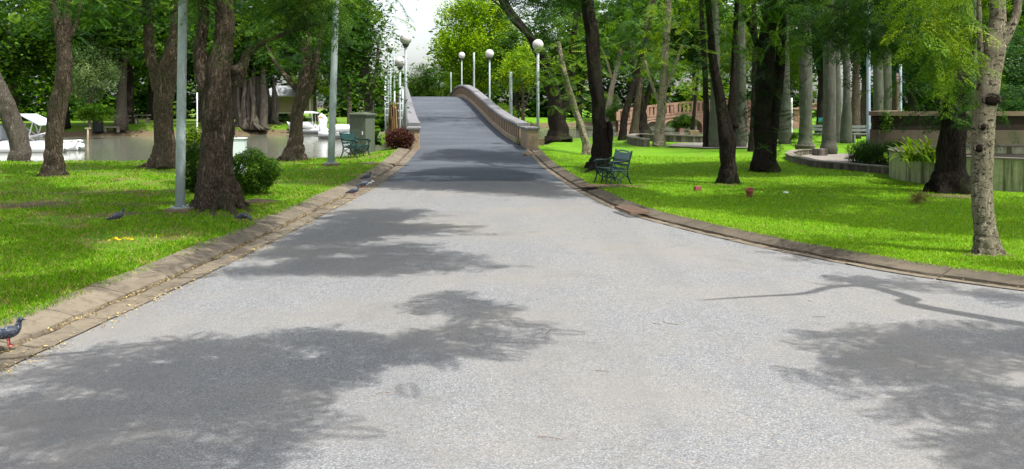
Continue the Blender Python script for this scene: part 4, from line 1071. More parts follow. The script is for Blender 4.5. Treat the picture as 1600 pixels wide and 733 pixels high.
# fine grassy hedge by the low curved wall
def hedge():
    Y0 = 27.6; x0, x1 = WX(1336, Y0), WX(1432, Y0)
    n = 7000; P = np.stack([rng.uniform(x0, x1, n), Y0 + rng.uniform(-.55, .75, n), rng.uniform(.05, .80, n)], -1)
    P[:, 2] *= 1 - .25*np.abs(np.sin(P[:, 0]*4)) * (P[:, 2] > .4)
    blade = (np.array([[0,-.05,0],[.5,-.035,.10],[1,0,-.05],[.5,.035,.10],[0,.05,0]]), np.array([[0,1,3,4],[1,2,3,3]]))
    blade = (np.array([[0,-.04,0],[.6,-.03,.1],[1,0,0],[.6,.03,.1]]), np.array([[0,1,2,3]]))
    t = np.clip(rng.normal(.4, .22, n), 0, 1)
    V, Q, T = scatter(P, blade, .22*rng.uniform(.7, 1.3, n), rng.uniform(0, 2*PI, n), rng.uniform(-1.4, -.3, n), rng.normal(0, .3, n), t)
    o = link('grassy_hedge', make_mesh('grassy_hedge', V, Q, M['leaf_deep'], tint=T)); tag(o, 'low fine leaved hedge in front of the dark banded wall', 'hedge')
hedge()
def strap_plant(label, px, Y, z0, n, L, mat, name='strap_plant', wfac=.055, spread=.25, cat='plant', base=None):
    x = WX(px, Y); t = thing(name, label, cat, (x, Y, z0))
    V, Q, T = [], [], []
    for k in range(n):
        a = rng.uniform(0, 2*PI); el = rng.uniform(.35, 1.35); l = L*rng.uniform(.6, 1.1); off = rng.normal(0, spread, 2)
        s = np.linspace(0, 1, 7); h = np.stack([np.cos(a)*s*l*math.cos(el), np.sin(a)*s*l*math.cos(el), s*l*math.sin(el) - .45*l*s**2.4], -1) + np.array([off[0], off[1], 0])
        w = np.array([-math.sin(a), math.cos(a), 0]) * l*wfac; ww = np.sin(np.pi*(s*.85 + .12))[:, None]
        i0 = len(V)*1
        i0 = sum(len(v) for v in V)
        V.append(np.stack([h - w*ww, h + w*ww], 1).reshape(-1, 3)); T.append(np.full(14, np.clip(rng.normal(.5, .25), 0, 1)))
        Q += [(i0+2*i, i0+2*i+1, i0+2*i+3, i0+2*i+2) for i in range(6)]
    link('leaves', make_mesh('leaves', np.vstack(V), np.array(Q), M[mat], tint=np.concatenate(T)), t)
    return t
strap_plant('yellow green plant of long strap leaves growing in the concrete planter', 1442, 21.9, .62, 90, 1.15, 'leaf_light', spread=.24, wfac=.034)
strap_plant('small spiky palm bush on the far waterside left of the dry fronds', 584, 62, .2, 50, 2.0, 'leaf_mid', 'palm_bush', .15)
strap_plant('young palm with feathery leaves left of the bridge by the water', 582, 46, .0, 40, 1.5, 'leaf_mid', 'palm_bush', .08)
# creeper hanging on the banded wall
def creeper():
    Y = 30.7; n = 120; px = 1384 + rng.normal(0, 4, n); py = rng.uniform(174, 206, n)
    P = np.stack([WX(px, Y), np.full(n, Y) + rng.normal(0, .03, n), WZ(py, Y)], -1)
    V, Q, T = scatter(P, SPRIG[1], np.full(n, .16), rng.uniform(0, 6, n), rng.uniform(-.5, .5, n), rng.normal(0, .5, n), np.clip(rng.normal(.5, .2, n), 0, 1))
    tag(link('creeper', make_mesh('creeper', V, Q, M['leaf_mid'], tint=T)), 'green creeper hanging over the left part of the banded wall', 'plant')
creeper()
# tall bundle of dry fronds beside the bridge
def dry_bundle():
    Y = 38.0; x = WX(614, Y); t = thing('dry_frond_bundle', 'tall sheaf of dry brown fronds standing beside the left end of the bridge', 'dry plant', (x, Y, -.3))
    V, Q, T = [], [], []; 
    for k in range(190):
        a = rng.uniform(0, 2*PI); r0 = rng.uniform(.12, .40); h = rng.uniform(1.1, 2.4); lean = rng.normal(0, .04)
        s = np.linspace(0, 1, 5); cx = np.cos(a)*r0*(1 - .55*s) + lean*s; cy = np.sin(a)*r0*(1 - .55*s); z = s*h
        w = np.array([-math.sin(a), math.cos(a), 0]) * rng.uniform(.015, .035)
        c = np.stack([cx, cy, z], -1); i0 = len(V)*10
        V.append(np.stack([c - w, c + w], 1).reshape(-1, 3)); T.append(np.full(10, np.clip(rng.normal(.4, .3), 0, 1)))
        Q += [(i0+2*i, i0+2*i+1, i0+2*i+3, i0+2*i+2) for i in range(4)]
    link('fronds', make_mesh('fronds', np.vstack(V), np.array(Q), M['dry'], tint=np.concatenate(T)), t)
    b = MB(); b.tube([(0, 0, -.4), (0, 0, 1.0), (.02, 0, 2.0)], [.16, .14, .1], 10); b.build('stump', [M['bark_dark']], t)
dry_bundle()
# coir husk lying on the lawn
def husk():
    x, y = GR(1436, 318, .1); z = gz(x, y); t = thing('fibre_clump', 'brown fibrous clump lying on the lawn before the massive black tree', 'clump', (x, y, z))
    n = 420; d = rng.normal(0, 1, (n, 3)); d /= np.linalg.norm(d, axis=1)[:, None]; P = d*np.array([.11, .1, .085])*rng.uniform(.4, 1, n)[:, None] + np.array([0, 0, .09])
    blade = (np.array([[0,-.02,0],[.6,-.02,.1],[1,0,0],[.6,.02,.1]]), np.array([[0,1,2,3]]))
    V, Q, T = scatter(P, blade, .16*rng.uniform(.5, 1.3, n), rng.uniform(0, 6.3, n), rng.uniform(-1, 1, n), rng.normal(0, 1, n), np.clip(rng.normal(.12, .15, n), 0, 1))
    link('fibres', make_mesh('fibres', V, Q, M['dry'], tint=T), t)
husk()
# ------------------------------------------------------------------ lamps and poles
def lamp(label, px, pyg, rpx, Y, zbase=None, pole_r=.055, group='globe lamps by the bridge', block=None, collar=True):
    x = WX(px, Y); zg = WZ(pyg, Y); rg = rpx / F * Y
    zb = gz(x, Y) if zbase is None else zbase
    t = thing('globe_lamp', label, 'lamp post', (x, Y, zb), 0, group)
    h = zg - zb
    b = MB(); b.tube([(0, 0, -.05), (0, 0, h*.5), (0, 0, h - rg*1.25)], [pole_r, pole_r*.92, pole_r*.85], 12); b.build('pole', [M['lamp_pole']], t)
    b = MB(); b.lathe([(pole_r*.9, h - rg*1.45), (rg*.45, h - rg*1.2), (rg*.60, h - rg*.98), (rg*.52, h - rg*.80), (rg*.2, h - rg*.78)], (0, 0, 0), 16); b.build('collar', [M['lamp_dark']], t)
    b = MB(); b.ball((0, 0, h), rg, 0, 24, 16); b.build('globe', [M['globe']], t)
    if block:
        b = MB(); b.box((0, 0, block[2]/2 - .1), block, 0.1); b.build('footing', [M['stone']], t, (0, 0, 0), .015)
    return t
lamp('tallest globe lamp at the left end of the bridge on a brown stone footing', 634, 61, 9.3, 35.6, .28, .06, block=(.5, .45, .36))
lamp('lower globe lamp just behind the tallest one, left of the bridge', 625, 97, 8.6, 39, -.9)
lamp('high globe lamp seen left of the tallest one over the left parapet', 610, 73, 6.2, 49, -.9)
lamp('small globe lamp furthest left beyond the left parapet', 602.5, 108, 5.4, 60, -.9)
lamp('globe lamp on a stone footing at the right end of the bridge', 840.5, 70, 8.6, 36.6, None, .06, block=(.42, .42, .34))
lamp('globe lamp rising behind the middle of the right parapet', 765, 84, 6.8, 56, -.9)
lamp('globe lamp rising behind the hump of the right parapet', 721.5, 86.5, 5.2, 75, -.9)
lamp('little globe lamp beyond the crest of the bridge road', 692, 133, 4.2, 108, None)
lamp('faint tiny globe lamp left of the little one beyond the crest', 683.5, 128, 3.0, 122, None)
lamp('small distant globe lamp by the slim palm', 1325, 160.5, 3.0, 68, None, .04)
def pole(label, px, pyt, Y, r, zb=None, mat='lamp_pole', group='plain poles', base=None, name='lamp_pole', pxt=None, extra=None):
    x = WX(px, Y); z = gz(x, Y) if zb is None else zb; zt = WZ(pyt, Y)
    t = thing(name, label, 'pole', (x, Y, z), 0, group)
    dx = 0 if pxt is None else WX(pxt, Y) - x
    b = MB(); P = spline([(0, 0, -.05), (dx*.5, 0, (zt-z)*.5), (dx, 0, zt - z)], 8); b.tube(P, np.linspace(r, r*.86, 8), 18)
    b.build('shaft', [M[mat]], t)
    if base:
        b = MB(); b.box((0, 0, .02), (base, base, .11), .05); b.build('footing', [M['stone']], t, (0, 0, 0), .01)
        b = MB()
        b.lathe([(r*1.9, .075), (r*1.9, .092), (r*1.08, .093)], (0, 0, 0), 20)
        for k in range(4):
            a = PI/4 + k*PI/2; b.lathe([(.02, .09), (.02, .125), (.008, .127)], (r*1.65*math.cos(a), r*1.65*math.sin(a), 0), 8)
        b.build('flange', [M['lamp_pole']], t)
    if extra: extra(t, zt - z)
    return t
pole('thick pale lamp pole beside the thick tree on the left lawn', 281, -330, 16.4, .082, base=.40, pxt=291)
pole('slim pale lamp pole near the left bench, its top lost in leaves', 517, -60, 28.6, .105, base=.46, pxt=527)
pole('bare pole rising left of the left parapet', 606.5, 80, 53, .05, -.9)
pole('bare pole between the lamps beyond the left parapet', 616, 86, 46, .05, -.9)
pole('bare pole right behind the hump of the right parapet', 740.5, 82, 68, .075, -.9)
pole('short bare pole left of the parapet hump', 704.5, 113, 92, .07, .3)
pole('greenish bare pole behind the lower right parapet', 798, 112, 52, .10, -.6)
pole('blue grey pole left of the dark banded wall', 1357, -20, 35.5, .075, mat='blue_pole')
pole('white short pole between the double trunk tree and the tall palm', 1237, 153, 56, .06, mat='white')
pole('white pole beside the slim palm', 1317.5, 158, 58, .075, mat='white')
def brackets(t, h):
    b = MB()
    for k in range(5):
        b.box((0, 0, h - .25 - k*.17), (.42, .08, .035))
    b.build('bracket', [M['darkcloth']], t)
pole('pale pole with dark cross brackets behind the banded wall', 1407, 100, 46, .075, mat='blue_pole', extra=brackets)
pole('thin brown pole left of the bracketed pole', 1402, 115, 47, .07, mat='rust')
pole('thin white post behind the black massive tree', 1480, 120, 48, .06, mat='white')
pole('thin white post across the pond left of the thick tree', 308, 145, 62, .05, mat='white')

# white ladder-like racks beside the left parapet
def rack(label, px, Y, ptop, pbot, w):
    x = WX(px, Y); zt, zb = WZ(ptop, Y), WZ(pbot, Y); t = thing('pipe_rack', label, 'rack', (x, Y, zb), 0, 'white racks beside the left parapet')
    b = MB()
    for s in (-w/2, w/2): b.tube([(s, 0, 0), (s, 0, (zt-zb)/2), (s, 0, zt-zb)], .022, 8)
    b.build('upright', [M['white']], t)
    n = int((zt - zb) / .33)
    for k in range(1, n):
        b = MB(); b.tube([(-w/2, 0, k*.33), (0, 0, k*.33), (w/2, 0, k*.33)], .018, 8); b.build('rung', [M['white']], t)
rack('white ladder like rack rising beside the left parapet', 623, 43, 140, 196, .36)
rack('farther white ladder like rack left of the first one', 606, 50, 132, 190, .30)

# ------------------------------------------------------------------ benches of cast iron with slats
def bench(name_label, x, y, rz, s, pale='slat_pale'):
    z = gz(x, y); t = thing('park_bench', name_label, 'bench', (x, y, z), rz, 'green cast iron park benches'); t.scale = (s, s, s)
    L = 1.15
    # local frame: bench runs along x, sits facing -y
    b = MB()
    for k in range(5):
        yy = -.22 + k*.105; zz = .43 + (.012 if k in (0, 4) else -.004*k)
        b.box((0, yy, zz), (L, .085, .028))
    b.build('seat', [M['slat']], t, (0, 0, 0), .006)
    rec = Matrix.Rotation(R(-14), 4, 'X')
    b = MB()
    for k in range(2): b.box((0, .265 + k*.03, .55 + k*.115), (L, .024, .075), 0, 0, rec)
    b.build('back_slat', [M['slat']], t, (0, 0, 0), .005)
    b = MB()   # lattice panel with a curved top
    b.box((0, .345, .80), (L, .026, .20), 0, 0, rec)
    for k in range(9): b.box((-L/2 + .07 + k*(L-.14)/8, .334, .80), (.05, .02, .17), 0, 0, rec)
    P = [(xx, .372, .90 + .05*math.cos(xx/L*PI)) for xx in np.linspace(-L/2, L/2, 15)]
    b.tube(P, .026, 8)
    b.build('backrest', [M[pale]], t, (0, 0, 0), .004)
    for s in (-1, 1):
        xx = s*L/2; b = MB()
        def tb(pts, r=.021, n=14): b.tube(spline([(xx, p[0], p[1]) for p in pts], n), r, 8, 0, True)
        tb([(-.33, 0), (-.27, .12), (-.24, .26), (-.27, .42), (-.26, .56), (-.20, .64)], .024)      # front leg into the arm post
        tb([(.36, 0), (.29, .14), (.25, .28), (.24, .42)], .026)                                     # rear leg
        tb([(.24, .42), (.30, .64), (.36, .86), (.385, .97)], .024)                                  # back upright
        tb([(-.25, .40), (0, .395), (.24, .40)], .02)
        tb([(-.30, .58), (-.29, .645), (-.20, .66), (0, .655), (.16, .665), (.30, .72)], .028)         # arm
        tb([(-.30, .58), (-.33, .60), (-.32, .64)], .024, 8)
        tb([(-.24, .38), (-.16, .22), (-.02, .16), (.10, .22), (.24, .36)], .016)
        tb([(-.26, .20), (-.12, .30), (0, .36), (.12, .30), (.28, .18)], .014)
        tb([(-.02, .16), (-.06, .08), (.0, .03), (.05, .08), (.01, .16)], .014)
        tb([(-.12, .64), (-.15, .55), (-.06, .47), (.04, .50), (.06, .58), (0, .60)], .014)
        b.build('side_frame', [M['iron']], t, recalc=False)
    for s in (-.18, .18):
        b = MB()
        b.tube(spline([(s, -.26, 0), (s, -.22, .2), (s, -.24, .42)], 8), .02, 8); b.tube(spline([(s, -.24, .3), (s, 0, .16), (s, .2, .36)], 8), .014, 8)
        b.build('middle_leg', [M['iron']], t, recalc=False)
    b = MB(); b.tube(spline([(-L/2, -.05, .17), (0, -.05, .15), (L/2, -.05, .17)], 8), .014, 8)
    for k in range(7):
        xx = -L/2 + .15 + k*(L-.3)/6
        b.tube(spline([(xx-.05, -.24, .40), (xx, -.24, .29), (xx+.05, -.24, .40)], 7), .013, 6)
    b.build('stretcher', [M['iron']], t, recalc=False)
    return t
bx, by = GR(957, 286, .1); bench('green bench with a pale worn backrest at the road edge on the right lawn', bx, by + .15, R(-90 + 17), .80)
bx, by = GR(556, 248, .1); bench('green bench in front of the green cabinet on the left lawn', bx, by, R(90 - 16), .90, 'slat')

# worn earth below the benches and around some feet
def patch(px, py, rx, ry, label=None):
    x, y = GR(px, py, .1); b = MB(); V = [(x, y, gz(x, y) + .012)]; n = 26
    for k in range(n):
        a = 2*PI*k/n; q = 1 + .22*math.sin(3*a + px) + .15*math.sin(7*a)
        xx, yy = x + rx*q*math.cos(a), y + ry*q*math.sin(a); V.append((xx, yy, gz(xx, yy) + .004))
    b.add(V, [(0, 1+k, 1+(k+1) % n) for k in range(n)]); tag(b.build('soil', [M['soil']]), kind='structure')
patch(950, 290, .75, .55); patch(592, 257, .75, .35); patch(404, 313, .32, .35); patch(262, 330, .75, .35); patch(1543, 396, .28, .2); patch(130, 300, 1.6, .6); patch(60, 320, .9, .5); patch(250, 268, .9, .4); patch(84, 276, .5, .35); patch(1136, 288, .35, .3); patch(1490, 306, .7, .4); patch(330, 334, .8, .5); patch(220, 318, .8, .4)

# ------------------------------------------------------------------ cabinet, box
def cabinet():
    Y = 34.9; x = WX(566, Y); z = gz(x, Y); t = thing('utility_cabinet', 'tall green metal cabinet behind the left bench', 'cabinet', (x, Y, z), R(-24)); h = WZ(180, Y) - z
    b = MB(); b.box((0, 0, h/2), (.68, .62, h)); b.build('body', [M['cabinet']], t, (0, 0, 0), .01)
    b = MB(); b.box((0, -.318, h/2), (.58, .012, h - .16)); d = b.build('door', [M['cabinet']], t, (0, 0, 0), .004)
    b = MB(); b.box((.22, -.335, h*.55), (.03, .03, .12)); b.build('handle', [M['white']], d)
    b = MB(); b.box((0, 0, h + .02), (.80, .74, .05)); b.add([(-.40,-.37,h+.046),(.40,-.37,h+.046),(.40,.37,h+.046),(-.40,.37,h+.046),(-.1,-.05,h+.12),(.1,-.05,h+.12),(.1,.05,h+.12),(-.1,.05,h+.12)], [(0,3,2,1),(4,5,6,7),(0,1,5,4),(1,2,6,5),(2,3,7,6),(3,0,4,7)])
    b.build('roof', [M['cabinet']], t)
    b = MB(); b.box((0, 0, .03), (.76, .70, .12)); b.build('plinth', [M['stone']], t)
cabinet()
def whitebox():
    Y = 25.5; x = WX(368, Y); z = gz(x, Y); h = WZ(217, Y) - z; t = thing('storage_box', 'white plastic box with a small tap on top behind the round bush', 'box', (x, Y, z), R(8))
    b = MB(); b.box((0, 0, h/2), (.52, .48, h)); b.build('body', [M['white_box']], t, (0, 0, 0), .02)
    b = MB(); b.box((0, 0, h + .012), (.57, .53, .03)); b.build('lid', [M['white_box']], t, (0, 0, 0), .008)
    b = MB(); b.tube([(.02, 0, h+.02), (.02, 0, h+.07), (.02, 0, h+.11)], .018, 10); b.box((.02, 0, h+.12), (.07, .03, .025)); b.build('tap', [M['rust']], t)
whitebox()

# ------------------------------------------------------------------ pigeons
def pigeon(label, px, py, heading, s=1.0, pose='stand', z=.1):
    x, y = GR(px, py, z); zz = gz(x, y) if z > .085 else z
    t = thing('pigeon', label, 'pigeon', (x, y, zz), heading, 'pigeons on the left lawn and kerb'); s *= .78; t.scale = (s, s, s)
    b = MB()
    if pose == 'stand':
        P = [(-.205,0,.075),(-.15,0,.088),(-.105,0,.105),(-.05,0,.122),(0,0,.132),(.05,0,.145),(.082,0,.17),(.095,0,.205),(.100,0,.232),(.112,0,.25),(.128,0,.253),(.140,0,.25)]
        r = [.018,.026,.042,.060,.066,.060,.044,.030,.026,.030,.024,.008]; hd = (.116, .252)
    else:
        P = [(-.205,0,.085),(-.15,0,.095),(-.105,0,.108),(-.05,0,.122),(0,0,.128),(.05,0,.125),(.09,0,.115),(.12,0,.095),(.14,0,.075),(.155,0,.06),(.168,0,.05),(.178,0,.042)]
        r = [.018,.026,.042,.060,.066,.058,.042,.030,.025,.028,.022,.008]; hd = (.155, .065)
    PP = spline(P, 34); rr = np.interp(np.linspace(0, 1, 34), np.linspace(0, 1, 12), r)
    b.tube(PP, rr, 16, 0, True, None, True, (1.0, .92))
    b.build('body', [M['pigeon']], t, recalc=False)
    for s2 in (-1, 1):   # folded wings
        b = MB(); W = spline([(.055, s2*.048, .148 if pose == 'stand' else .135), (0, s2*.066, .140), (-.07, s2*.055, .118), (-.15, s2*.022, .092), (-.19, s2*.01, .080)], 14)
        b.tube(W, np.interp(np.linspace(0, 1, 14), [0, .25, .6, 1], [.012, .040, .030, .006]), 10, 0, True, None, True, (.35, 1.0)); b.build('wing', [M['pigeon']], t, recalc=False)
        b = MB(); b.tube([(.005, s2*.028, .085), (.01, s2*.03, .045), (.012, s2*.03, .008)], [.013, .007, .006], 8)
        for a in (-.5, 0, .5): b.tube([(.012, s2*.03, .008), (.03, s2*.03 + a*.018, .006), (.045, s2*.03 + a*.034, .003)], .0045, 6)
        b.build('leg', [M['foot']], t, recalc=False)
        b = MB(); b.ball((hd[0], s2*.021, hd[1] + .004), .0055, 0, 8, 6); b.build('eye', [M['orange']], t, recalc=False)
    e = np.array(PP[-1]); d = e - np.array(PP[-4]); d /= np.linalg.norm(d)
    b = MB(); b.tube([e - d*.006, e + d*.01, e + d*.026], [.008, .006, .0015], 8); b.build('beak', [M['lamp_dark']], t, recalc=False)
    return t
pigeon('big near pigeon with pink feet standing on the kerb at the left edge', 12, 541, R(14), 1.02, z=.06)
pigeon('pigeon pecking alone on the lawn left of the thick pole', 183, 347, R(20), 1.0, 'stand', .1)
pigeon('pigeon pecking at the roots of the thick tree', 381, 347, R(-15), 1.0, 'peck', .1)
pigeon('pigeon nearest to the road of the three in the gutter row', 553, 306, R(10), 1.05, z=.07)
pigeon('middle pigeon of the three by the wet gutter', 568, 294, R(15), 1.05, z=.09)
pigeon('pigeon farthest back of the three by the wet gutter', 573, 282, R(5), 1.05, z=.1)

# ------------------------------------------------------------------ small things on the right lawn
x, y = GR(1090, 296, .1); b = MB(); b.box((x, y, gz(x, y) + .05), (.15, .10, .10), .4); o = b.build('brick_piece', [M['pot'], ], None, (x, y, gz(x, y)), .012); o.location = (x, y, gz(x, y)); tag(o, 'small dark red brick piece lying left of the clay pot on the lawn', 'brick')
def claypot():
    x, y = GR(1171, 306, .1); t = thing('clay_pot', 'broken red clay pot tilted on the right lawn', 'pot', (x, y, gz(x, y) + .01)); t.rotation_euler = (R(14), R(-10), .4)
    b = MB(); b.lathe([(.05, 0), (.062, .06), (.076, .13), (.088, .135), (.088, .165), (.074, .165), (.066, .12), (.05, .02)], (0, 0, 0), 20); b.build('pot_body', [M['pot']], t)
    b = MB(); b.lathe([(.064, .10), (.03, .118), (.004, .12)], (0, 0, 0), 14); b.build('potting_soil', [M['soil']], t)
claypot()
x, y = GR(1228, 302, .1); b = MB()
V = [(0, 0, .035)] + [((.055 + .018*math.sin(3*a))*math.cos(a), (.05 + .02*math.cos(2*a))*math.sin(a), .012 + .012*math.sin(5*a)) for a in np.linspace(0, 2*PI, 15)[:-1]] + [(.9*(.055 + .018*math.sin(3*a))*math.cos(a), .9*(.05)*math.sin(a), 0) for a in np.linspace(0, 2*PI, 15)[:-1]]
b.add(V, [(0, 1+k, 1+(k+1) % 14) for k in range(14)] + [(1+k, 15+k, 15+(k+1) % 14, 1+(k+1) % 14) for k in range(14)], 0, True)
o = b.build('crumpled_paper', [M['white']], None); o.location = (x, y, gz(x, y) + .01); tag(o, 'crumpled white paper lying on the right lawn beyond the clay pot', 'litter')
x, y = GR(600, 284, .06); b = MB()
for k in range(7):
    yy = y - .3 + k*.22; b.ball((float(xl(yy)) - .235 + rng.normal(0, .02), yy, .012), (.05, .12, .014), 0, 9, 5)
o = b.build('white_litter', [M['white']], None); tag(o, 'strip of white soggy litter lying in the left gutter', 'litter')
# storm drain grate in the right kerb
def grate():
    x, y = GR(978, 331, .05); nn = edge_n(xr, np.array([y]), 1)[0]; ang = math.atan2(nn[1], nn[0])
    t = thing('drain_grate', 'rusty slotted drain grate set in the right kerb', 'drain', (x + .10, y, .075), ang)
    b = MB()
    for s in (-1, 1): b.box((0, s*.45, .012), (.34, .04, .04)); b.box((s*.16, 0, .012), (.03, .9, .04))
    b.build('frame', [M['rust']], t)
    b = MB()
    for k in range(11): b.box((0, -.38 + k*.076, .018), (.32, .026, .03))
    b.build('bars', [M['rust']], t)
grate()
# litter stones at the bridge foot
def stones(label, px, py, s, seed):
    x, y = GR(px, py, .25); r = np.random.default_rng(seed); bm = bmesh.new(); bmesh.ops.create_icosphere(bm, subdivisions=2, radius=1)
    for v in bm.verts: v.co = Vector((v.co.x*s[0], v.co.y*s[1], v.co.z*s[2])) * (1 + .18*math.sin(v.co.x*4 + seed) + r.normal(0, .05))
    me = bpy.data.meshes.new('kerb_stone'); bm.to_mesh(me); bm.free(); me.materials.append(M['stone'])
    o = link('kerb_stone', me); o.location = (x, y, .18); tag(o, label, 'stone')
stones('brown rough stone at the road edge by the left bridge pier', 647, 233, (.26, .26, .22), 3)
stones('broken concrete lump beside the right bridge pier footing', 826, 240, (.34, .26, .12), 8)

# ------------------------------------------------------------------ low curved wall, paving, planter, tall wall
def arc_path(pts, n=40):
    P = spline([(p[0], p[1], 0) for p in pts], n); T = np.gradient(P, axis=0); T /= np.linalg.norm(T, axis=1)[:, None]
    return [((p[0], p[1], gz(p[0], p[1])), (-t[1], t[0])) for p, t in zip(P, T)]
def low_wall():
    px = [(1278,241),(1250,243),(1234,246),(1236,250),(1262,258),(1300,263),(1350,268),(1400,273),(1424,276)]
    P = [GR(a, c, .1) for a, c in px]; path = arc_path(P, 60); t = thing('low_curved_wall', 'low dark curved garden wall bordering the paved bay by the hedge', 'wall', (P[4][0], P[4][1], 0))
    B = (P[4][0], P[4][1], 0)
    b = MB(); b.sweep(path, [(-.10, -.1), (-.10, .17), (.12, .17), (.12, -.1)], 0, closed=True); b.build('wall_body', [M['lowwall']], t, B)
    b = MB(); b.sweep(path, [(-.12, .172), (-.12, .205), (.14, .205), (.14, .172)], 0, closed=True); b.build('wall_top', [M['lowwalltop']], t, B)
    b = MB(); x, y = GR(1275, 244, .1); b.box((x + .1, y - .1, .2), (.34, .5, .34), .2); b.build('end_block', [M['lowwall']], t, B, .015)
    G = [GR(a, c, .1) for a, c in [(1242,247),(1262,257),(1300,261.5),(1350,266.5),(1400,271),(1420,273),(1420,252),(1380,243),(1300,241),(1262,243)]]
    b = MB(); V = [(g[0], g[1], .135) for g in G]; b.add(V, [tuple(range(len(V)))]); tag(b.build('path', [M['paving']]), kind='structure')
    px = [(1175,219),(1120,222),(1060,222),(1020,221),(1000,219),(985,222),(992,226),(1010,229)]
    P = [GR(a, c, .1) for a, c in px]; path = arc_path(P, 50); B = (P[3][0], P[3][1], 0)
    t = thing('low_curved_wall', 'far low stone wall curving across the lawn before the brick bridge', 'wall', B)
    b = MB(); b.sweep(path, [(-.15, -.1), (-.15, .30), (.15, .30), (.15, -.1)], 0, closed=True); b.build('wall_body', [M['lowwall']], t, B)
    b = MB(); b.sweep(path, [(-.18, .302), (-.18, .36), (.18, .36), (.18, .302)], 0, closed=True); b.build('wall_top', [M['lowwalltop']], t, B)
    G = [GR(a, c, .1) for a, c in [(1040,229.5),(1110,233),(1180,232),(1180,222),(1120,224),(1060,224.5)]]
    b = MB(); V = [(g[0], g[1], .14) for g in G]; b.add(V, [tuple(range(len(V)))]); tag(b.build('path', [M['paving']]), kind='structure')
low_wall()
def planter():
    C = (13.35, 23.2); r = 3.95; t = thing('round_planter', 'mossy streaked round concrete planter behind the massive black tree', 'planter', (C[0], C[1], .05))
    b = MB(); n = 72; prof = [(r, -.1), (r, .70), (r-.16, .70), (r-.16, .45)]
    V = []
    for k in range(n):
        a = 2*PI*k/n
        for q, z in prof: V.append((q*math.cos(a), q*math.sin(a), z))
    Fc = [(k*4+j, ((k+1) % n)*4+j, ((k+1) % n)*4+j+1, k*4+j+1) for k in range(n) for j in range(3)]
    b.add(V, Fc); b.build('planter_wall', [M['planter']], t)
    b = MB(); V = []
    for k in range(n):
        a = 2*PI*k/n
        for q, z in ((r+.03, .702), (r+.03, .74), (r-.19, .74), (r-.19, .702)): V.append((q*math.cos(a), q*math.sin(a), z))
    b.add(V, [(k*4+j, ((k+1) % n)*4+j, ((k+1) % n)*4+(j+1) % 4, k*4+(j+1) % 4) for k in range(n) for j in range(4)]); b.build('rim', [M['lowwalltop']], t)
    b = MB(); b.lathe([(r-.17, .5), (r*.5, .54), (.02, .56)], (0, 0, 0), 40); b.build('potting_soil', [M['soil']], t)
planter()
def tall_wall():
    Y = 31; xa = WX(1367, Y); B = (xa, Y, 0); t = thing('banded_wall', 'long concrete wall with a dark recessed band and brown cap at the right', 'wall', B)
    P = spline([(xa + 2.9, 36.5, 0), (xa + 1.5, 34, 0), (xa + .25, 31.7, 0), (xa + .5, 31.0, 0), (xa + 4, 30.7, 0), (xa + 9, 30.9, 0), (xa + 16, 32, 0)], 60)
    T = np.gradient(P, axis=0); T /= np.linalg.norm(T, axis=1)[:, None]; path = [(tuple(p), (-q[1], q[0])) for p, q in zip(P, T)]
    z1, z2, z3 = WZ(203, Y), WZ(181, Y), WZ(174, Y)
    for nm, pr, m in (('lower_wall', [(-.14, -.1), (-.14, z1), (.12, z1), (.12, -.1)], 'tallwall'), ('dark_band', [(-.09, z1 + .003), (-.09, z2), (.12, z2), (.12, z1 + .003)], 'wallband'), ('cap', [(-.17, z2 + .003), (-.17, z3), (.16, z3), (.16, z2 + .003)], 'wallcap')):
        b = MB(); b.sweep(path, pr, 0, closed=True); b.build(nm, [M[m]], t, B)
tall_wall()

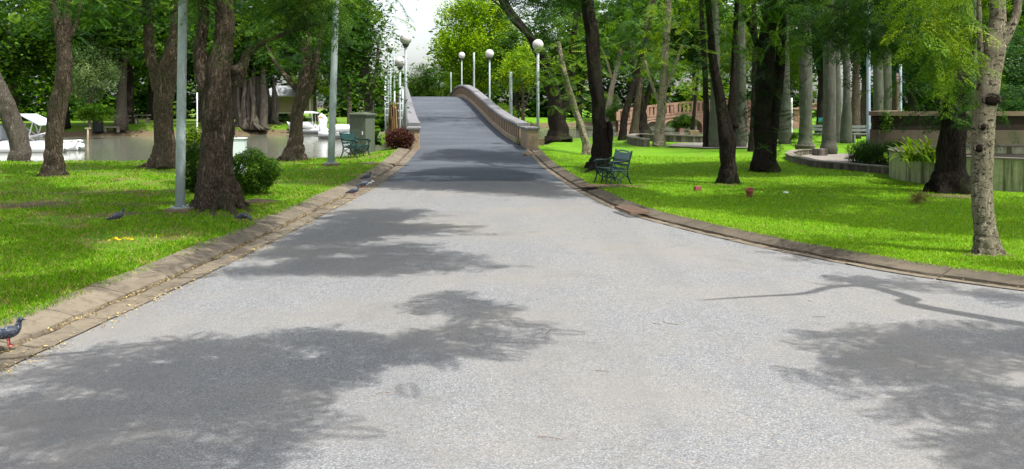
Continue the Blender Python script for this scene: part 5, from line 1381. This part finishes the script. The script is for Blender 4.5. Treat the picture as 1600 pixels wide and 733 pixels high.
# ------------------------------------------------------------------ brick arched bridge far behind, and the round arch structure
def brick_bridge():
    Y = 84.0; B = (WX(1060, Y), Y, -.5); t = thing('brick_footbridge', 'pink brick arched footbridge with a balustrade across the far water', 'bridge', B)
    xa, xb = WX(966, Y), WX(1190, Y)
    def top(x):
        u = (x - WX(1135, Y)) / (WX(1135, Y) - WX(940, Y)); return WZ(174, Y) - (WZ(174, Y) - WZ(194, Y)) * min(1, abs(u)) ** 1.6
    # arches: centres, half widths
    AR = [(WX(1050, Y), .66), (WX(1083, Y), .78), (WX(1118, Y), .78), (WX(1020, Y), .55)]
    spring = .05
    def low(x):
        for c, hw in AR:
            if abs(x - c) < hw: return spring + math.sqrt(max(0, 1 - ((x - c)/hw) ** 2)) * hw * .85
        return -1.3
    xs = np.unique(np.concatenate([np.linspace(xa, xb, 160)] + [np.array([c - hw + 1e-4, c - hw - 1e-4, c + hw - 1e-4, c + hw + 1e-4]) for c, hw in AR]))
    b = MB(); V = []
    for x in xs:
        for yy in (-.1, 2.2): V += [(x, Y + yy, low(x)), (x, Y + yy, top(x))]
    Fc = []
    for i in range(len(xs) - 1):
        a, c = i*4, (i+1)*4; Fc += [(a, c, c+1, a+1), (a+2, a+3, c+3, c+2), (a+1, c+1, c+3, a+3), (a, a+2, c+2, c)]
    b.add(V, Fc); b.build('arches', [M['terracotta']], t, B)
    b = MB()
    P = [((x, Y - .1, top(x)), (0, -1)) for x in np.linspace(xa, xb, 60)]
    b.sweep(P, [(-.02, -.22), (.07, -.22), (.07, -.10), (-.02, -.10)], 0, closed=True)
    for c, hw in AR:
        P = [(c + hw*1.05*math.cos(a), Y - .13, spring + hw*.90*math.sin(a)) for a in np.linspace(0, PI, 24)]; b.tube(P, .06, 6, 0, False)
    b.build('string_course', [M['terracotta_lt']], t, B, recalc=False)
    for yy, nm in ((-.02, 'balustrade'), (2.05, 'balustrade')):
        b = MB()
        P = [((x, Y + yy, top(x)), (0, -1)) for x in np.linspace(xa, xb, 60)]
        b.sweep(P, [(-.13, .86), (-.13, 1.02), (.13, 1.02), (.13, .86)], 0, closed=True); b.sweep(P, [(-.12, .0), (-.12, .12), (.12, .12), (.12, .0)], 0, closed=True)
        k = 0
        for x in np.arange(xa, xb, .36):
            w = .34 if k % 7 == 0 else .17; b.box((x, Y + yy, top(x) + .49), (w, .18 if k % 7 else .3, .75)); k += 1
        b.build(nm, [M['terracotta']], t, B)
brick_bridge()
def arch_house():
    Y = 76.0; B = (WX(1266, Y), Y, .3); t = thing('brick_gateway', 'orange brick arch structure seen behind the tall palms', 'gateway', B); z0 = .2
    w = 4.4; h = WZ(172, Y) - z0; b = MB(); xs = np.linspace(-w/2, w/2, 81); r = 1.0; cx = .55; V = []
    def lowz(x): return math.sqrt(max(0, 1 - ((x - cx)/r) ** 2)) * r + .7 if abs(x - cx) < r else -.1
    for x in xs:
        for yy in (0, 1.6): V += [(x, yy, lowz(x)), (x, yy, h - .25*abs(x)*.4)]
    Fc = []
    for i in range(len(xs) - 1):
        a, c = i*4, (i+1)*4; Fc += [(a, c, c+1, a+1), (a+2, a+3, c+3, c+2), (a+1, c+1, c+3, a+3), (a, a+2, c+2, c)]
    Fc += [(0, 1, 3, 2), (len(V)-4, len(V)-2, len(V)-1, len(V)-3)]
    b.add(V, Fc); b.build('arch_wall', [M['terracotta']], t)
    b = MB(); P = [(cx + 1.06*r*math.cos(a), -.04, .7 + 1.06*r*math.sin(a)) for a in np.linspace(0, PI, 20)]; b.tube(P, .09, 6, 0, False); b.build('arch_trim', [M['terracotta_lt']], t, recalc=False)
    b = MB(); b.box((0, .8, h + .02), (w + .2, 1.9, .14)); b.build('coping', [M['terracotta_lt']], t)
arch_house()
M['benchgrey'] = paint('weathered_bench', (.17, .19, .17), .7, .5)
# far benches, teal sign, block
def far_bench(label, px, py, L=1.6):
    x, y = GR(px, py, .15); z = gz(x, y); t = thing('slatted_bench', label, 'bench', (x, y, z), .1, 'grey benches by the palms')
    b = MB(); 
    for k in range(3): b.box((0, -.2 + k*.17, .44), (L, .13, .04))
    b.build('seat', [M['benchgrey']], t)
    b = MB()
    for k in range(2): b.box((0, .24 + k*.03, .62 + k*.17), (L, .03, .12))
    b.build('backrest', [M['benchgrey']], t)
    for s in (-1, 1):
        b = MB(); b.box((s*L*.42, 0, .21), (.07, .5, .42)); b.box((s*L*.42, .25, .6), (.07, .06, .45)); b.build('leg', [M['benchgrey']], t)
far_bench('grey slatted bench between the tall palm and the bulbous palm', 1278, 221); far_bench('grey slatted bench left of the banded wall', 1345, 221, 1.0)
x, y, z = WX(1282, 61.5), 61.5, WZ(188, 61.5); t = thing('small_sign', 'small teal notice fixed to a dark trunk behind the palms', 'sign', (x, y, z))
b = MB(); b.box((0, 0, 0), (.26, .03, .34)); b.build('plate', [M['teal_sign']], t)
b = MB(); b.box((0, .1, 0), (.05, .2, .05)); b.build('bracket', [M['rust']], t)
x, y = GR(1068, 213, .1); b = MB(); b.box((0, 0, .22), (.55, .5, .34)); o = b.build('brick_block', [M['parapet_rib']], None, (0, 0, 0), .03); o.location = (x + .6, y, gz(x, y)); tag(o, 'dark red brick block on the lawn edge before the right arch', 'block')

# ------------------------------------------------------------------ things on the water and the far bank
def float_machine():
    Y = 48.0; WL = -.4; x = WX(52, Y); t = thing('paddle_aerator', 'white paddle wheel water float with a sloping roof at the left edge', 'water float', (x, Y, WL), R(4))
    for yy in (-.95, .95):
        b = MB(); b.tube(spline([(-2.6, yy, .12), (-2.3, yy, .2), (1.5, yy, .2), (1.95, yy, .16)], 16), np.array([.1] + [.27]*14 + [.12]), 12); b.build('pontoon', [M['white']], t)
    b = MB(); b.box((-.3, 0, .48), (4.6, .14, .06)); 
    for yy in (-.95, .95): b.box((-.3, yy, .50), (4.7, .16, .07))
    for xx in (-2.4, -1.0, .6, 1.9): b.box((xx, 0, .54), (.10, 2.1, .05))
    b.build('deck_frame', [M['white']], t)
    b = MB()     # paddle wheel
    for yy in (-.55, .55):
        for k in range(6):
            a = k*PI/3 + .3; b.bar((0, yy, .75), (math.cos(a)*.95, yy, .75 + math.sin(a)*.75), .045)
    b.tube([(0, -1.0, .75), (0, 0, .75), (0, 1.0, .75)], .07, 10)
    b.lathe([(.16, -.08), (.16, .08), (.02, .09)], (0, -.6, .75), 12)
    b.build('wheel', [M['white']], t)
    for k in range(6):
        a = k*PI/3 + .3; b = MB(); b.box((math.cos(a)*.95, 0, .75 + math.sin(a)*.75), (.30, 1.2, .05), 0, 0, Matrix.Rotation(-a + PI/2, 4, 'Y')); b.build('paddle', [M['greyroof']], t)
    for sx in (-1, 1):
        for yy in (-.9, .9):
            b = MB(); b.bar((-1.0 + sx*1.0, yy, .5), (-1.0 + sx*.55, yy, 1.85), .05); b.build('post', [M['white']], t)
    b = MB(); zt = WZ(178, Y) - WL; ze = WZ(194, Y) - WL
    V = [(-.75,-1.0,zt),(.75,-1.0,zt),(.75,1.0,zt),(-.75,1.0,zt),(-1.75,-1.15,ze),(1.75,-1.15,ze),(1.75,1.15,ze),(-1.75,1.15,ze)]
    V = [(v[0] - 1.0, v[1], v[2]) for v in V]
    V2 = [(v[0], v[1], v[2] - .05) for v in V]
    b.add(V + V2, [(0,1,2,3),(0,3,7,4),(2,1,5,6),(8,11,10,9),(8,12,15,11),(10,14,13,9),(0,8,9,1),(4,12,8,0),(1,9,13,5),(3,2,10,11),(3,11,15,7),(2,6,14,10),(4,7,15,12),(5,13,14,6)])
    b.build('roof', [M['greyroof']], t)
    b = MB(); b.box((-2.0, 0, .95), (1.3, 1.3, .75)); b.build('motor_box', [M['greyroof']], t, (0, 0, 0), .06)
float_machine()
def swan_boat(label, px, py, faces, canopy):
    x, y = GR(px, py, -.4); t = thing('swan_boat', label, 'pedal boat', (x, y, -.4), 0 if faces > 0 else PI, 'white swan pedal boats')
    b = MB(); xs = np.linspace(-1.5, 1.5, 16); V = []; k = 12
    for xx in xs:
        u = xx / 1.5; w = .72 * (1 - abs(u) ** 3.2) ** .5 + .02; hz = .42 + .18*max(0, -u) ** 2 + .10*max(0, u) ** 2
        for j in range(k):
            a = PI + PI*j/(k-1); V.append((xx, w*math.cos(a), hz + (hz + .15)*math.sin(a)*.9 if 0 < j < k-1 else hz))
    Fc = [(i*k+j, i*k+j+1, (i+1)*k+j+1, (i+1)*k+j) for i in range(15) for j in range(k-1)] + [(i*k, (i+1)*k, (i+1)*k+k-1, i*k+k-1) for i in range(15)]
    b.add(V, Fc, 0, True); b.build('hull', [M['white']], t)
    b = MB(); b.box((0, 0, .17), (3.02, 1.5, .05)); b.build('rubbing_strake', [M['lamp_dark']], t)
    b = MB(); P = spline([(1.0, 0, .35), (1.18, 0, .7), (1.12, 0, 1.05), (1.02, 0, 1.30), (1.10, 0, 1.50), (1.28, 0, 1.50)], 22); b.tube(P, np.interp(np.linspace(0, 1, 22), [0, .3, .75, .9, 1], [.34, .24, .13, .15, .09]), 12)
    nk = b.build('swan_neck', [M['white']], t)
    b = MB(); b.tube([(1.3, 0, 1.5), (1.4, 0, 1.47), (1.5, 0, 1.43)], [.07, .05, .02], 8); b.build('beak', [M['orange']], nk)
    for s in (-1, 1):
        b = MB(); b.tube(spline([(.7, s*.66, .5), (.1, s*.78, .72), (-.7, s*.74, .75), (-1.35, s*.5, .95)], 14), np.interp(np.linspace(0, 1, 14), [0, .3, 1], [.08, .3, .05]), 10, 0, True, None, True, (.4, 1)); b.build('wing', [M['white']], t)
    b = MB(); b.tube(spline([(-1.1, 0, .45), (-1.4, 0, .75), (-1.65, 0, 1.0)], 8), np.linspace(.3, .03, 8), 10); b.build('tail', [M['white']], t)
    b = MB(); b.box((-.25, 0, .52), (.5, 1.1, .12)); b.box((-.52, 0, .75), (.1, 1.1, .5)); b.build('seat', [M['greyroof']], t, (0, 0, 0), .03)
    if canopy:
        for xx in (-.75, .55):
            for s in (-.55, .55):
                b = MB(); b.tube([(xx, s, .45), (xx, s, 1.1), (xx, s, 1.72)], .022, 8); b.build('post', [M['white']], t)
        b = MB(); V = []
        for i, xx in enumerate(np.linspace(-1.05, .85, 9)):
            for yy in (-.75, -.4, 0, .4, .75): V.append((xx, yy, 1.72 + .12*(1 - (yy/.75)**2) * (1 - (2*i/8 - 1)**4)))
        V += [(v[0], v[1], v[2] - .05) for v in V]
        Fc = [(i*5+j, i*5+j+1, (i+1)*5+j+1, (i+1)*5+j) for i in range(8) for j in range(4)]; Fc += [tuple(q + 45 for q in reversed(f)) for f in Fc]
        ring = [0,1,2,3,4] + [i*5+4 for i in range(1, 9)] + [43,42,41,40] + [i*5 for i in range(7, 0, -1)]
        Fc += [(ring[i], ring[(i+1) % len(ring)], ring[(i+1) % len(ring)] + 45, ring[i] + 45) for i in range(len(ring))]
        b.add(V, Fc); b.build('canopy', [M['white']], t)
    return (x, y)
sx, sy = swan_boat('white swan pedal boat with a canopy and a red clad rider', 480, 209.5, 1, True)
swan_boat('white swan pedal boat without canopy, partly behind the slim pole', 531, 217, -1, False)
def rider(x, y, z):
    """seated person as one continuous surface"""
    t = thing('person', 'person in a red top sitting in the canopied swan boat', 'person', (x, y, z))
    J = [((0, 0, .12), .14), ((0, 0, .30), .13), ((.02, 0, .48), .15), ((.03, 0, .57), .07), ((.05, 0, .68), .085), ((.06, 0, .79), .075),
         ((.03, .19, .52), .06), ((.10, .24, .30), .05), ((.30, .18, .28), .04), ((.38, .15, .29), .042),
         ((.03, -.19, .52), .06), ((.10, -.24, .30), .05), ((.30, -.18, .28), .04), ((.38, -.15, .29), .042),
         ((.16, .10, .12), .10), ((.46, .12, .10), .075), ((.55, .12, -.25), .055), ((.66, .12, -.29), .045),
         ((.16, -.10, .12), .10), ((.46, -.12, .10), .075), ((.55, -.12, -.25), .055), ((.66, -.12, -.29), .045)]
    E = [(0,1),(1,2),(2,3),(3,4),(4,5),(2,6),(6,7),(7,8),(8,9),(2,10),(10,11),(11,12),(12,13),(0,14),(14,15),(15,16),(16,17),(0,18),(18,19),(19,20),(20,21)]
    me = bpy.data.meshes.new('body'); me.from_pydata([j[0] for j in J], E, [])
    o = link('body', me, t); sk = o.modifiers.new('skin', 'SKIN'); me.skin_vertices.new() if not me.skin_vertices else None
    for i, j in enumerate(J): me.skin_vertices[0].data[i].radius = (j[1], j[1])
    me.skin_vertices[0].data[0].use_root = True
    o.modifiers.new('sub', 'SUBSURF').levels = 2; o.modifiers['sub'].render_levels = 2
    nt = NT('rider_clothes'); v = nt.coord('Object'); sxx = nt.n('ShaderNodeSeparateXYZ'); nt.l(v, sxx.inputs[0])
    c = nt.ramp(sxx.outputs[2], [(0.0, (.03, .03, .05)), (.17, (.03, .03, .05)), (.18, (.62, .03, .04)), (.585, (.62, .03, .04)), (.59, (.38, .22, .14)), (.60, (.38, .22, .14))])
    nt.pbsdf(c, .8); me.materials.append(nt.m)
    b = MB(); b.ball((.045, 0, .745), (.095, .095, .10), 0, 14, 9); b.build('hair', [M['black']], t)
rider(sx - .45, sy - .25, -.4 + .58)
def stake(): 
    Y = 60; x = WX(137, Y); b = MB(); b.tube([(0, 0, -.6), (0, 0, .2), (.02, 0, .85)], .06, 8); b.box((.02, 0, .88), (.35, .12, .08)); o = b.build('water_stake', [M['beige']]); o.location = (x, Y, -.4); tag(o, 'thin stake with a crosspiece standing in the pond beside the float', 'stake')
stake()
def bin_box():
    Y = 72; x = WX(153, Y); t = thing('litter_bin', 'dark litter bin on the far bank behind the pond stake', 'bin', (x, Y, gz(x, Y)))
    b = MB(); b.lathe([(.33, 0), (.36, .1), (.38, .85), (.40, .88), (.40, .95), (.34, .95)], (0, 0, 0), 16); b.build('bin_body', [M['black']], t)
    b = MB(); b.box((.95, .3, .38), (1.1, .5, .08)); b.box((.5, .3, .18), (.1, .4, .36)); b.box((1.4, .3, .18), (.1, .4, .36)); o = b.build('stone_seat', [M['lowwalltop']]); o.location = (x, Y, gz(x, Y)); tag(o, 'grey stone seat beside the dark litter bin across the pond', 'seat')
bin_box()
def picnic(label, px, Y):
    x = WX(px, Y); t = thing('picnic_table', label, 'table', (x, Y, gz(x, Y)), .3, 'stone tables on the far grass')
    b = MB(); b.box((0, 0, .72), (1.4, .8, .08)); b.build('table_top', [M['lowwalltop']], t)
    for s in (-.45, .45): b = MB(); b.box((s, 0, .34), (.16, .5, .68)); b.build('leg', [M['lowwall']], t)
    for yy in (-.75, .75): b = MB(); b.box((0, yy, .40), (1.3, .3, .07)); b.box((-.4, yy, .18), (.12, .25, .36)); b.box((.4, yy, .18), (.12, .25, .36)); b.build('seat', [M['lowwalltop']], t)
picnic('stone picnic table on the far grass left of the stout tree', 222, 82); picnic('stone picnic table by the dark trunk on the far bank', 190, 76)
x = WX(434, 73); b = MB(); b.box((0, 0, .35), (.9, .5, .12)); b.box((-.3, 0, .15), (.12, .4, .34)); b.box((.3, 0, .15), (.12, .4, .34)); o = b.build('stone_seat', [M['lowwall']]); o.location = (x, 73, gz(x, 73)); tag(o, 'dark stone seat on the far grass right of the banyan', 'seat')
def pavilion():
    Y = 92; x = WX(448, Y); z = gz(x, Y); t = thing('pavilion', 'beige walled pavilion with a grey roof across the pond', 'pavilion', (x, Y, z)); h = WZ(149, Y) - z; w = 4.4
    b = MB(); b.box((0, 1.5, h*.5 + .4), (w, 3, h - .8)); b.build('wall', [M['beige']], t)
    for xx in (-w/2 - .05, -.9, w/2 + .05): b = MB(); b.box((xx, -.08, h/2), (.14, .14, h)); b.build('post', [M['white']], t)
    b = MB(); b.box((0, -.08, .80), (w, .10, .06)); b.box((0, -.08, h - .1), (w, .1, .07)); b.build('rail', [M['white']], t)
    b = MB(); V = [(-w/2-.6,-.9,h),(w/2+.6,-.9,h),(w/2+.6,3.6,h),(-w/2-.6,3.6,h),(-w/2+.8,1.4,h+.95),(w/2-.8,1.4,h+.95)]
    V += [(q[0], q[1], q[2]-.1) for q in V[:4]]
    b.add(V, [(0,1,5,4),(1,2,5),(2,3,4,5),(3,0,4),(6,9,8,7),(0,6,7,1),(1,7,8,2),(2,8,9,3),(3,9,6,0)]); b.build('roof', [M['roofgrey']], t)
pavilion()
# ------------------------------------------------------------------ grass blades, litter, twigs (uncountable: stuff)
def on_lawn(x, y):
    mid = (xl(y) + xr(y)) / 2
    dl = edge_off(x, y)
    return dl
def edge_off(x, y):
    """distance outside the kerbs (approximate, measured across the edge)"""
    def off(fn, side, kw):
        e = fn(y); d = (fn(y + .2) - fn(y - .2)) / .4
        return side * (x - e) / np.sqrt(1 + d * d) - kw
    return np.maximum(off(xl, -1, KW_L), off(xr, 1, KW_R))
def grass_blades():
    n = 560000
    px = rng.uniform(-30, 1630, n); w = rng.random(n); py = 232 + (540 - 232) * w ** 1.25
    Y = F * (H - .1) / (py - YH); X = WX(px, Y)
    Y = Y + rng.normal(0, .12, n); X = X + rng.normal(0, .12, n)
    off = edge_off(X, Y)
    left = X < 0
    bare = np.sin(X*1.7 + 1) * np.sin(Y*1.3 + .4) + .5*np.sin(X*4.1) * np.sin(Y*3.3 + 2)
    ok = (off > rng.uniform(-.09, .03, n)) & (Y < 34) & (Y > 5) & ~(left & (bare > .42) & (rng.random(n) < .8))
    for gx, gy in [GR(950, 290, .1), GR(592, 257, .1), GR(404, 313, .1)]: ok &= np.hypot(X - gx, (Y - gy)*1.3) > .55
    ok &= ~((np.hypot(X - 13.35, Y - 23.2) < 4.05))
    path_in = in_poly(px, py, [(1234,246),(1262,259),(1424,278),(1430,252),(1380,243),(1262,241)]); ok &= ~path_in
    X, Y, left = X[ok], Y[ok], left[ok]; n = len(X); Z = ground(X, Y)
    h = np.where(left, rng.uniform(.018, .045, n), rng.uniform(.014, .030, n)) * (1 + .02*Y)
    wd = .003 + Y * .00036; a = rng.uniform(0, 2*PI, n); lean = rng.uniform(.2, 1.1, n) * h; la = rng.uniform(0, 2*PI, n)
    base = np.stack([X, Y, Z - .004], -1); side = np.stack([np.cos(a)*wd, np.sin(a)*wd, np.zeros(n)], -1)
    tip = base + np.stack([np.cos(la)*lean, np.sin(la)*lean, h], -1)
    V = np.stack([base - side, base + side, tip], 1).reshape(-1, 3); Q = np.arange(3*n).reshape(-1, 3)
    t = np.clip(np.where(left, np.where(rng.random(n) < .08 + .3*(bare[ok] > .3), 1.0, np.minimum(rng.normal(.30, .25, n), .9)), np.where(rng.random(n) < .025, 1.0, np.minimum(rng.normal(.52, .22, n), .93))) + 0.0, 0, 1)
    o = link('grass', make_mesh('grass', V, Q, M['grass_blade'], tint=np.repeat(t, 3))); tag(o, kind='stuff')
grass_blades()
leaf_t = (np.array([[0,0,0],[.5,-.22,.06],[1,0,.02],[.5,.22,.06]]), np.array([[0,1,2,3]]))
def litter():
    parts = []
    # along the left gutter
    n = 6500; y = 5.5 + (30 - 5.5) * rng.random(n) ** 1.6; o = np.where(rng.random(n) < .55, rng.normal(.235, .03, n), rng.normal(-.06, .07, n)); x = xl(y) - o
    P = np.stack([x, y, np.where(o > .14, .022, .016)], -1); dens = np.sin(y*2.1) + np.sin(y*5.3 + 1) + .6; P = P[rng.random(n) < np.clip(.55 + dens*.3, .1, 1)]
    m = len(P); parts.append(scatter(P, leaf_t, rng.uniform(.014, .04, m), rng.uniform(0, 6.3, m), rng.normal(0, .3, m), rng.normal(0, .3, m), np.clip(rng.normal(.5, .25, m), 0, 1)))
    # scattered on the road
    n = 420; px = rng.uniform(0, 1600, n); py = rng.uniform(330, 740, n); Y = F*H/(py-YH); X = WX(px, Y); k = (X > xl(Y) + .1) & (X < xr(Y) - .1)
    P = np.stack([X, Y, np.full(n, .027)], -1)[k]; m = len(P); parts.append(scatter(P, leaf_t, rng.uniform(.007, .016, m), rng.uniform(0, 6.3, m), rng.normal(0, .25, m), rng.normal(0, .25, m), np.clip(rng.normal(.35, .3, m), 0, 1)))
    # right gutter, and on the left lawn
    n = 900; y = rng.uniform(7, 34, n); P = np.stack([xr(y) + rng.normal(.10, .04, n), y, np.full(n, .02)], -1); parts.append(scatter(P, leaf_t, rng.uniform(.012, .03, n), rng.uniform(0, 6.3, n), rng.normal(0, .3, n), rng.normal(0, .3, n), np.clip(rng.normal(.25, .25, n), 0, 1)))
    n = 3200; px = rng.uniform(0, 560, n); py = rng.uniform(290, 520, n); Y = F*(H-.1)/(py-YH); X = WX(px, Y); k = edge_off(X, Y) > .05; k &= X < 0
    P = np.stack([X, Y, ground(X, Y) + .03], -1)[k]; m = len(P); parts.append(scatter(P, leaf_t, rng.uniform(.015, .04, m), rng.uniform(0, 6.3, m), rng.normal(0, .3, m), rng.normal(0, .3, m), np.clip(rng.normal(.3, .25, m), 0, 1)))
    V, Q, T = merge(parts); tag(link('fallen_leaves', make_mesh('fallen_leaves', V, Q, M['litter'], tint=T)), kind='stuff')
litter()
def twigs():
    b = MB(); r = np.random.default_rng(4)
    sp = [(1020,510),(1060,512),(840,690),(860,520),(610,620),(700,460),(930,585),(1290,500)] + [(r.uniform(300, 1500), r.uniform(420, 730)) for _ in range(4)]
    for px, py in sp:
        x, y = GR(px, py); a = r.uniform(0, 6.28); L = r.uniform(.04, .15)
        if not (xl(y) + .2 < x < xr(y) - .2): continue
        b.tube(spline([(x, y, .026), (x + math.cos(a)*L*.5 + r.normal(0, .01), y + math.sin(a)*L*.5, .03), (x + math.cos(a)*L, y + math.sin(a)*L + r.normal(0, .02), .026)], 6), np.linspace(.0026, .0016, 6), 5)
    tag(b.build('twigs', [M['stick']], recalc=False), kind='stuff')
twigs()
x, y = GR(190, 377, .1); P = np.array([[x - .14 + .02*k, y + rng.normal(0, .012), .125] for k in range(14)])
V, Q, T = scatter(P, leaf_t, np.full(14, .075), rng.uniform(0, 6, 14), rng.normal(-.2, .3, 14), rng.normal(0, .4, 14), np.full(14, .9))
yl = leafmat('yellow_leaf', (.4, .25, .02), (.55, .36, .02), (.72, .5, .03), .3)
tag(link('yellow_frond', make_mesh('yellow_frond', V, Q, yl, tint=T)), 'fallen yellow leaf spray on the left lawn before the thick pole', 'leaf')

# ------------------------------------------------------------------ camera, sky, sun
cam = bpy.data.cameras.new('camera'); co = bpy.data.objects.new('camera', cam); COL.objects.link(co)
co.location = (0, 0, H); co.rotation_euler = (R(90), 0, 0)
cam.sensor_width = 36; cam.lens = F / 1600 * 36; cam.shift_y = (YH - 366.5) / 1600; cam.clip_end = 6000; cam.clip_start = .1
sc.camera = co
w = bpy.data.worlds.new('World'); sc.world = w; w.use_nodes = True
nt = w.node_tree; bg = nt.nodes['Background']; sky = nt.nodes.new('ShaderNodeTexSky'); sky.sky_type = 'NISHITA'; sky.sun_disc = False
sky.sun_elevation = EL; sky.sun_rotation = math.atan2(SUN[0], SUN[1]); sky.air_density = 1.0; sky.dust_density = 3.0; sky.ozone_density = 1.0
hs = nt.nodes.new('ShaderNodeHueSaturation'); hs.inputs['Saturation'].default_value = .45   # thin white cloud over the blue
nt.links.new(sky.outputs[0], hs.inputs['Color']); nt.links.new(hs.outputs[0], bg.inputs['Color']); bg.inputs['Strength'].default_value = SKY
sl = bpy.data.lights.new('sun', 'SUN'); sl.energy = SUNE; sl.angle = R(.53); sl.color = (1.0, .975, .93)
so = bpy.data.objects.new('sun', sl); COL.objects.link(so)
so.rotation_euler = Vector(SUN).to_track_quat('Z', 'Y').to_euler()
sc.view_settings.view_transform = 'Standard'; sc.view_settings.look = 'None'; sc.view_settings.gamma = 1; sc.view_settings.exposure = EXPO
sc.view_settings.use_curve_mapping = False
sc.render.engine = 'CYCLES'
sc.cycles.use_denoising = True
sc.cycles.max_bounces = 6; sc.cycles.diffuse_bounces = 3; sc.cycles.glossy_bounces = 2; sc.cycles.transmission_bounces = 4
sc.cycles.sample_clamp_indirect = 8
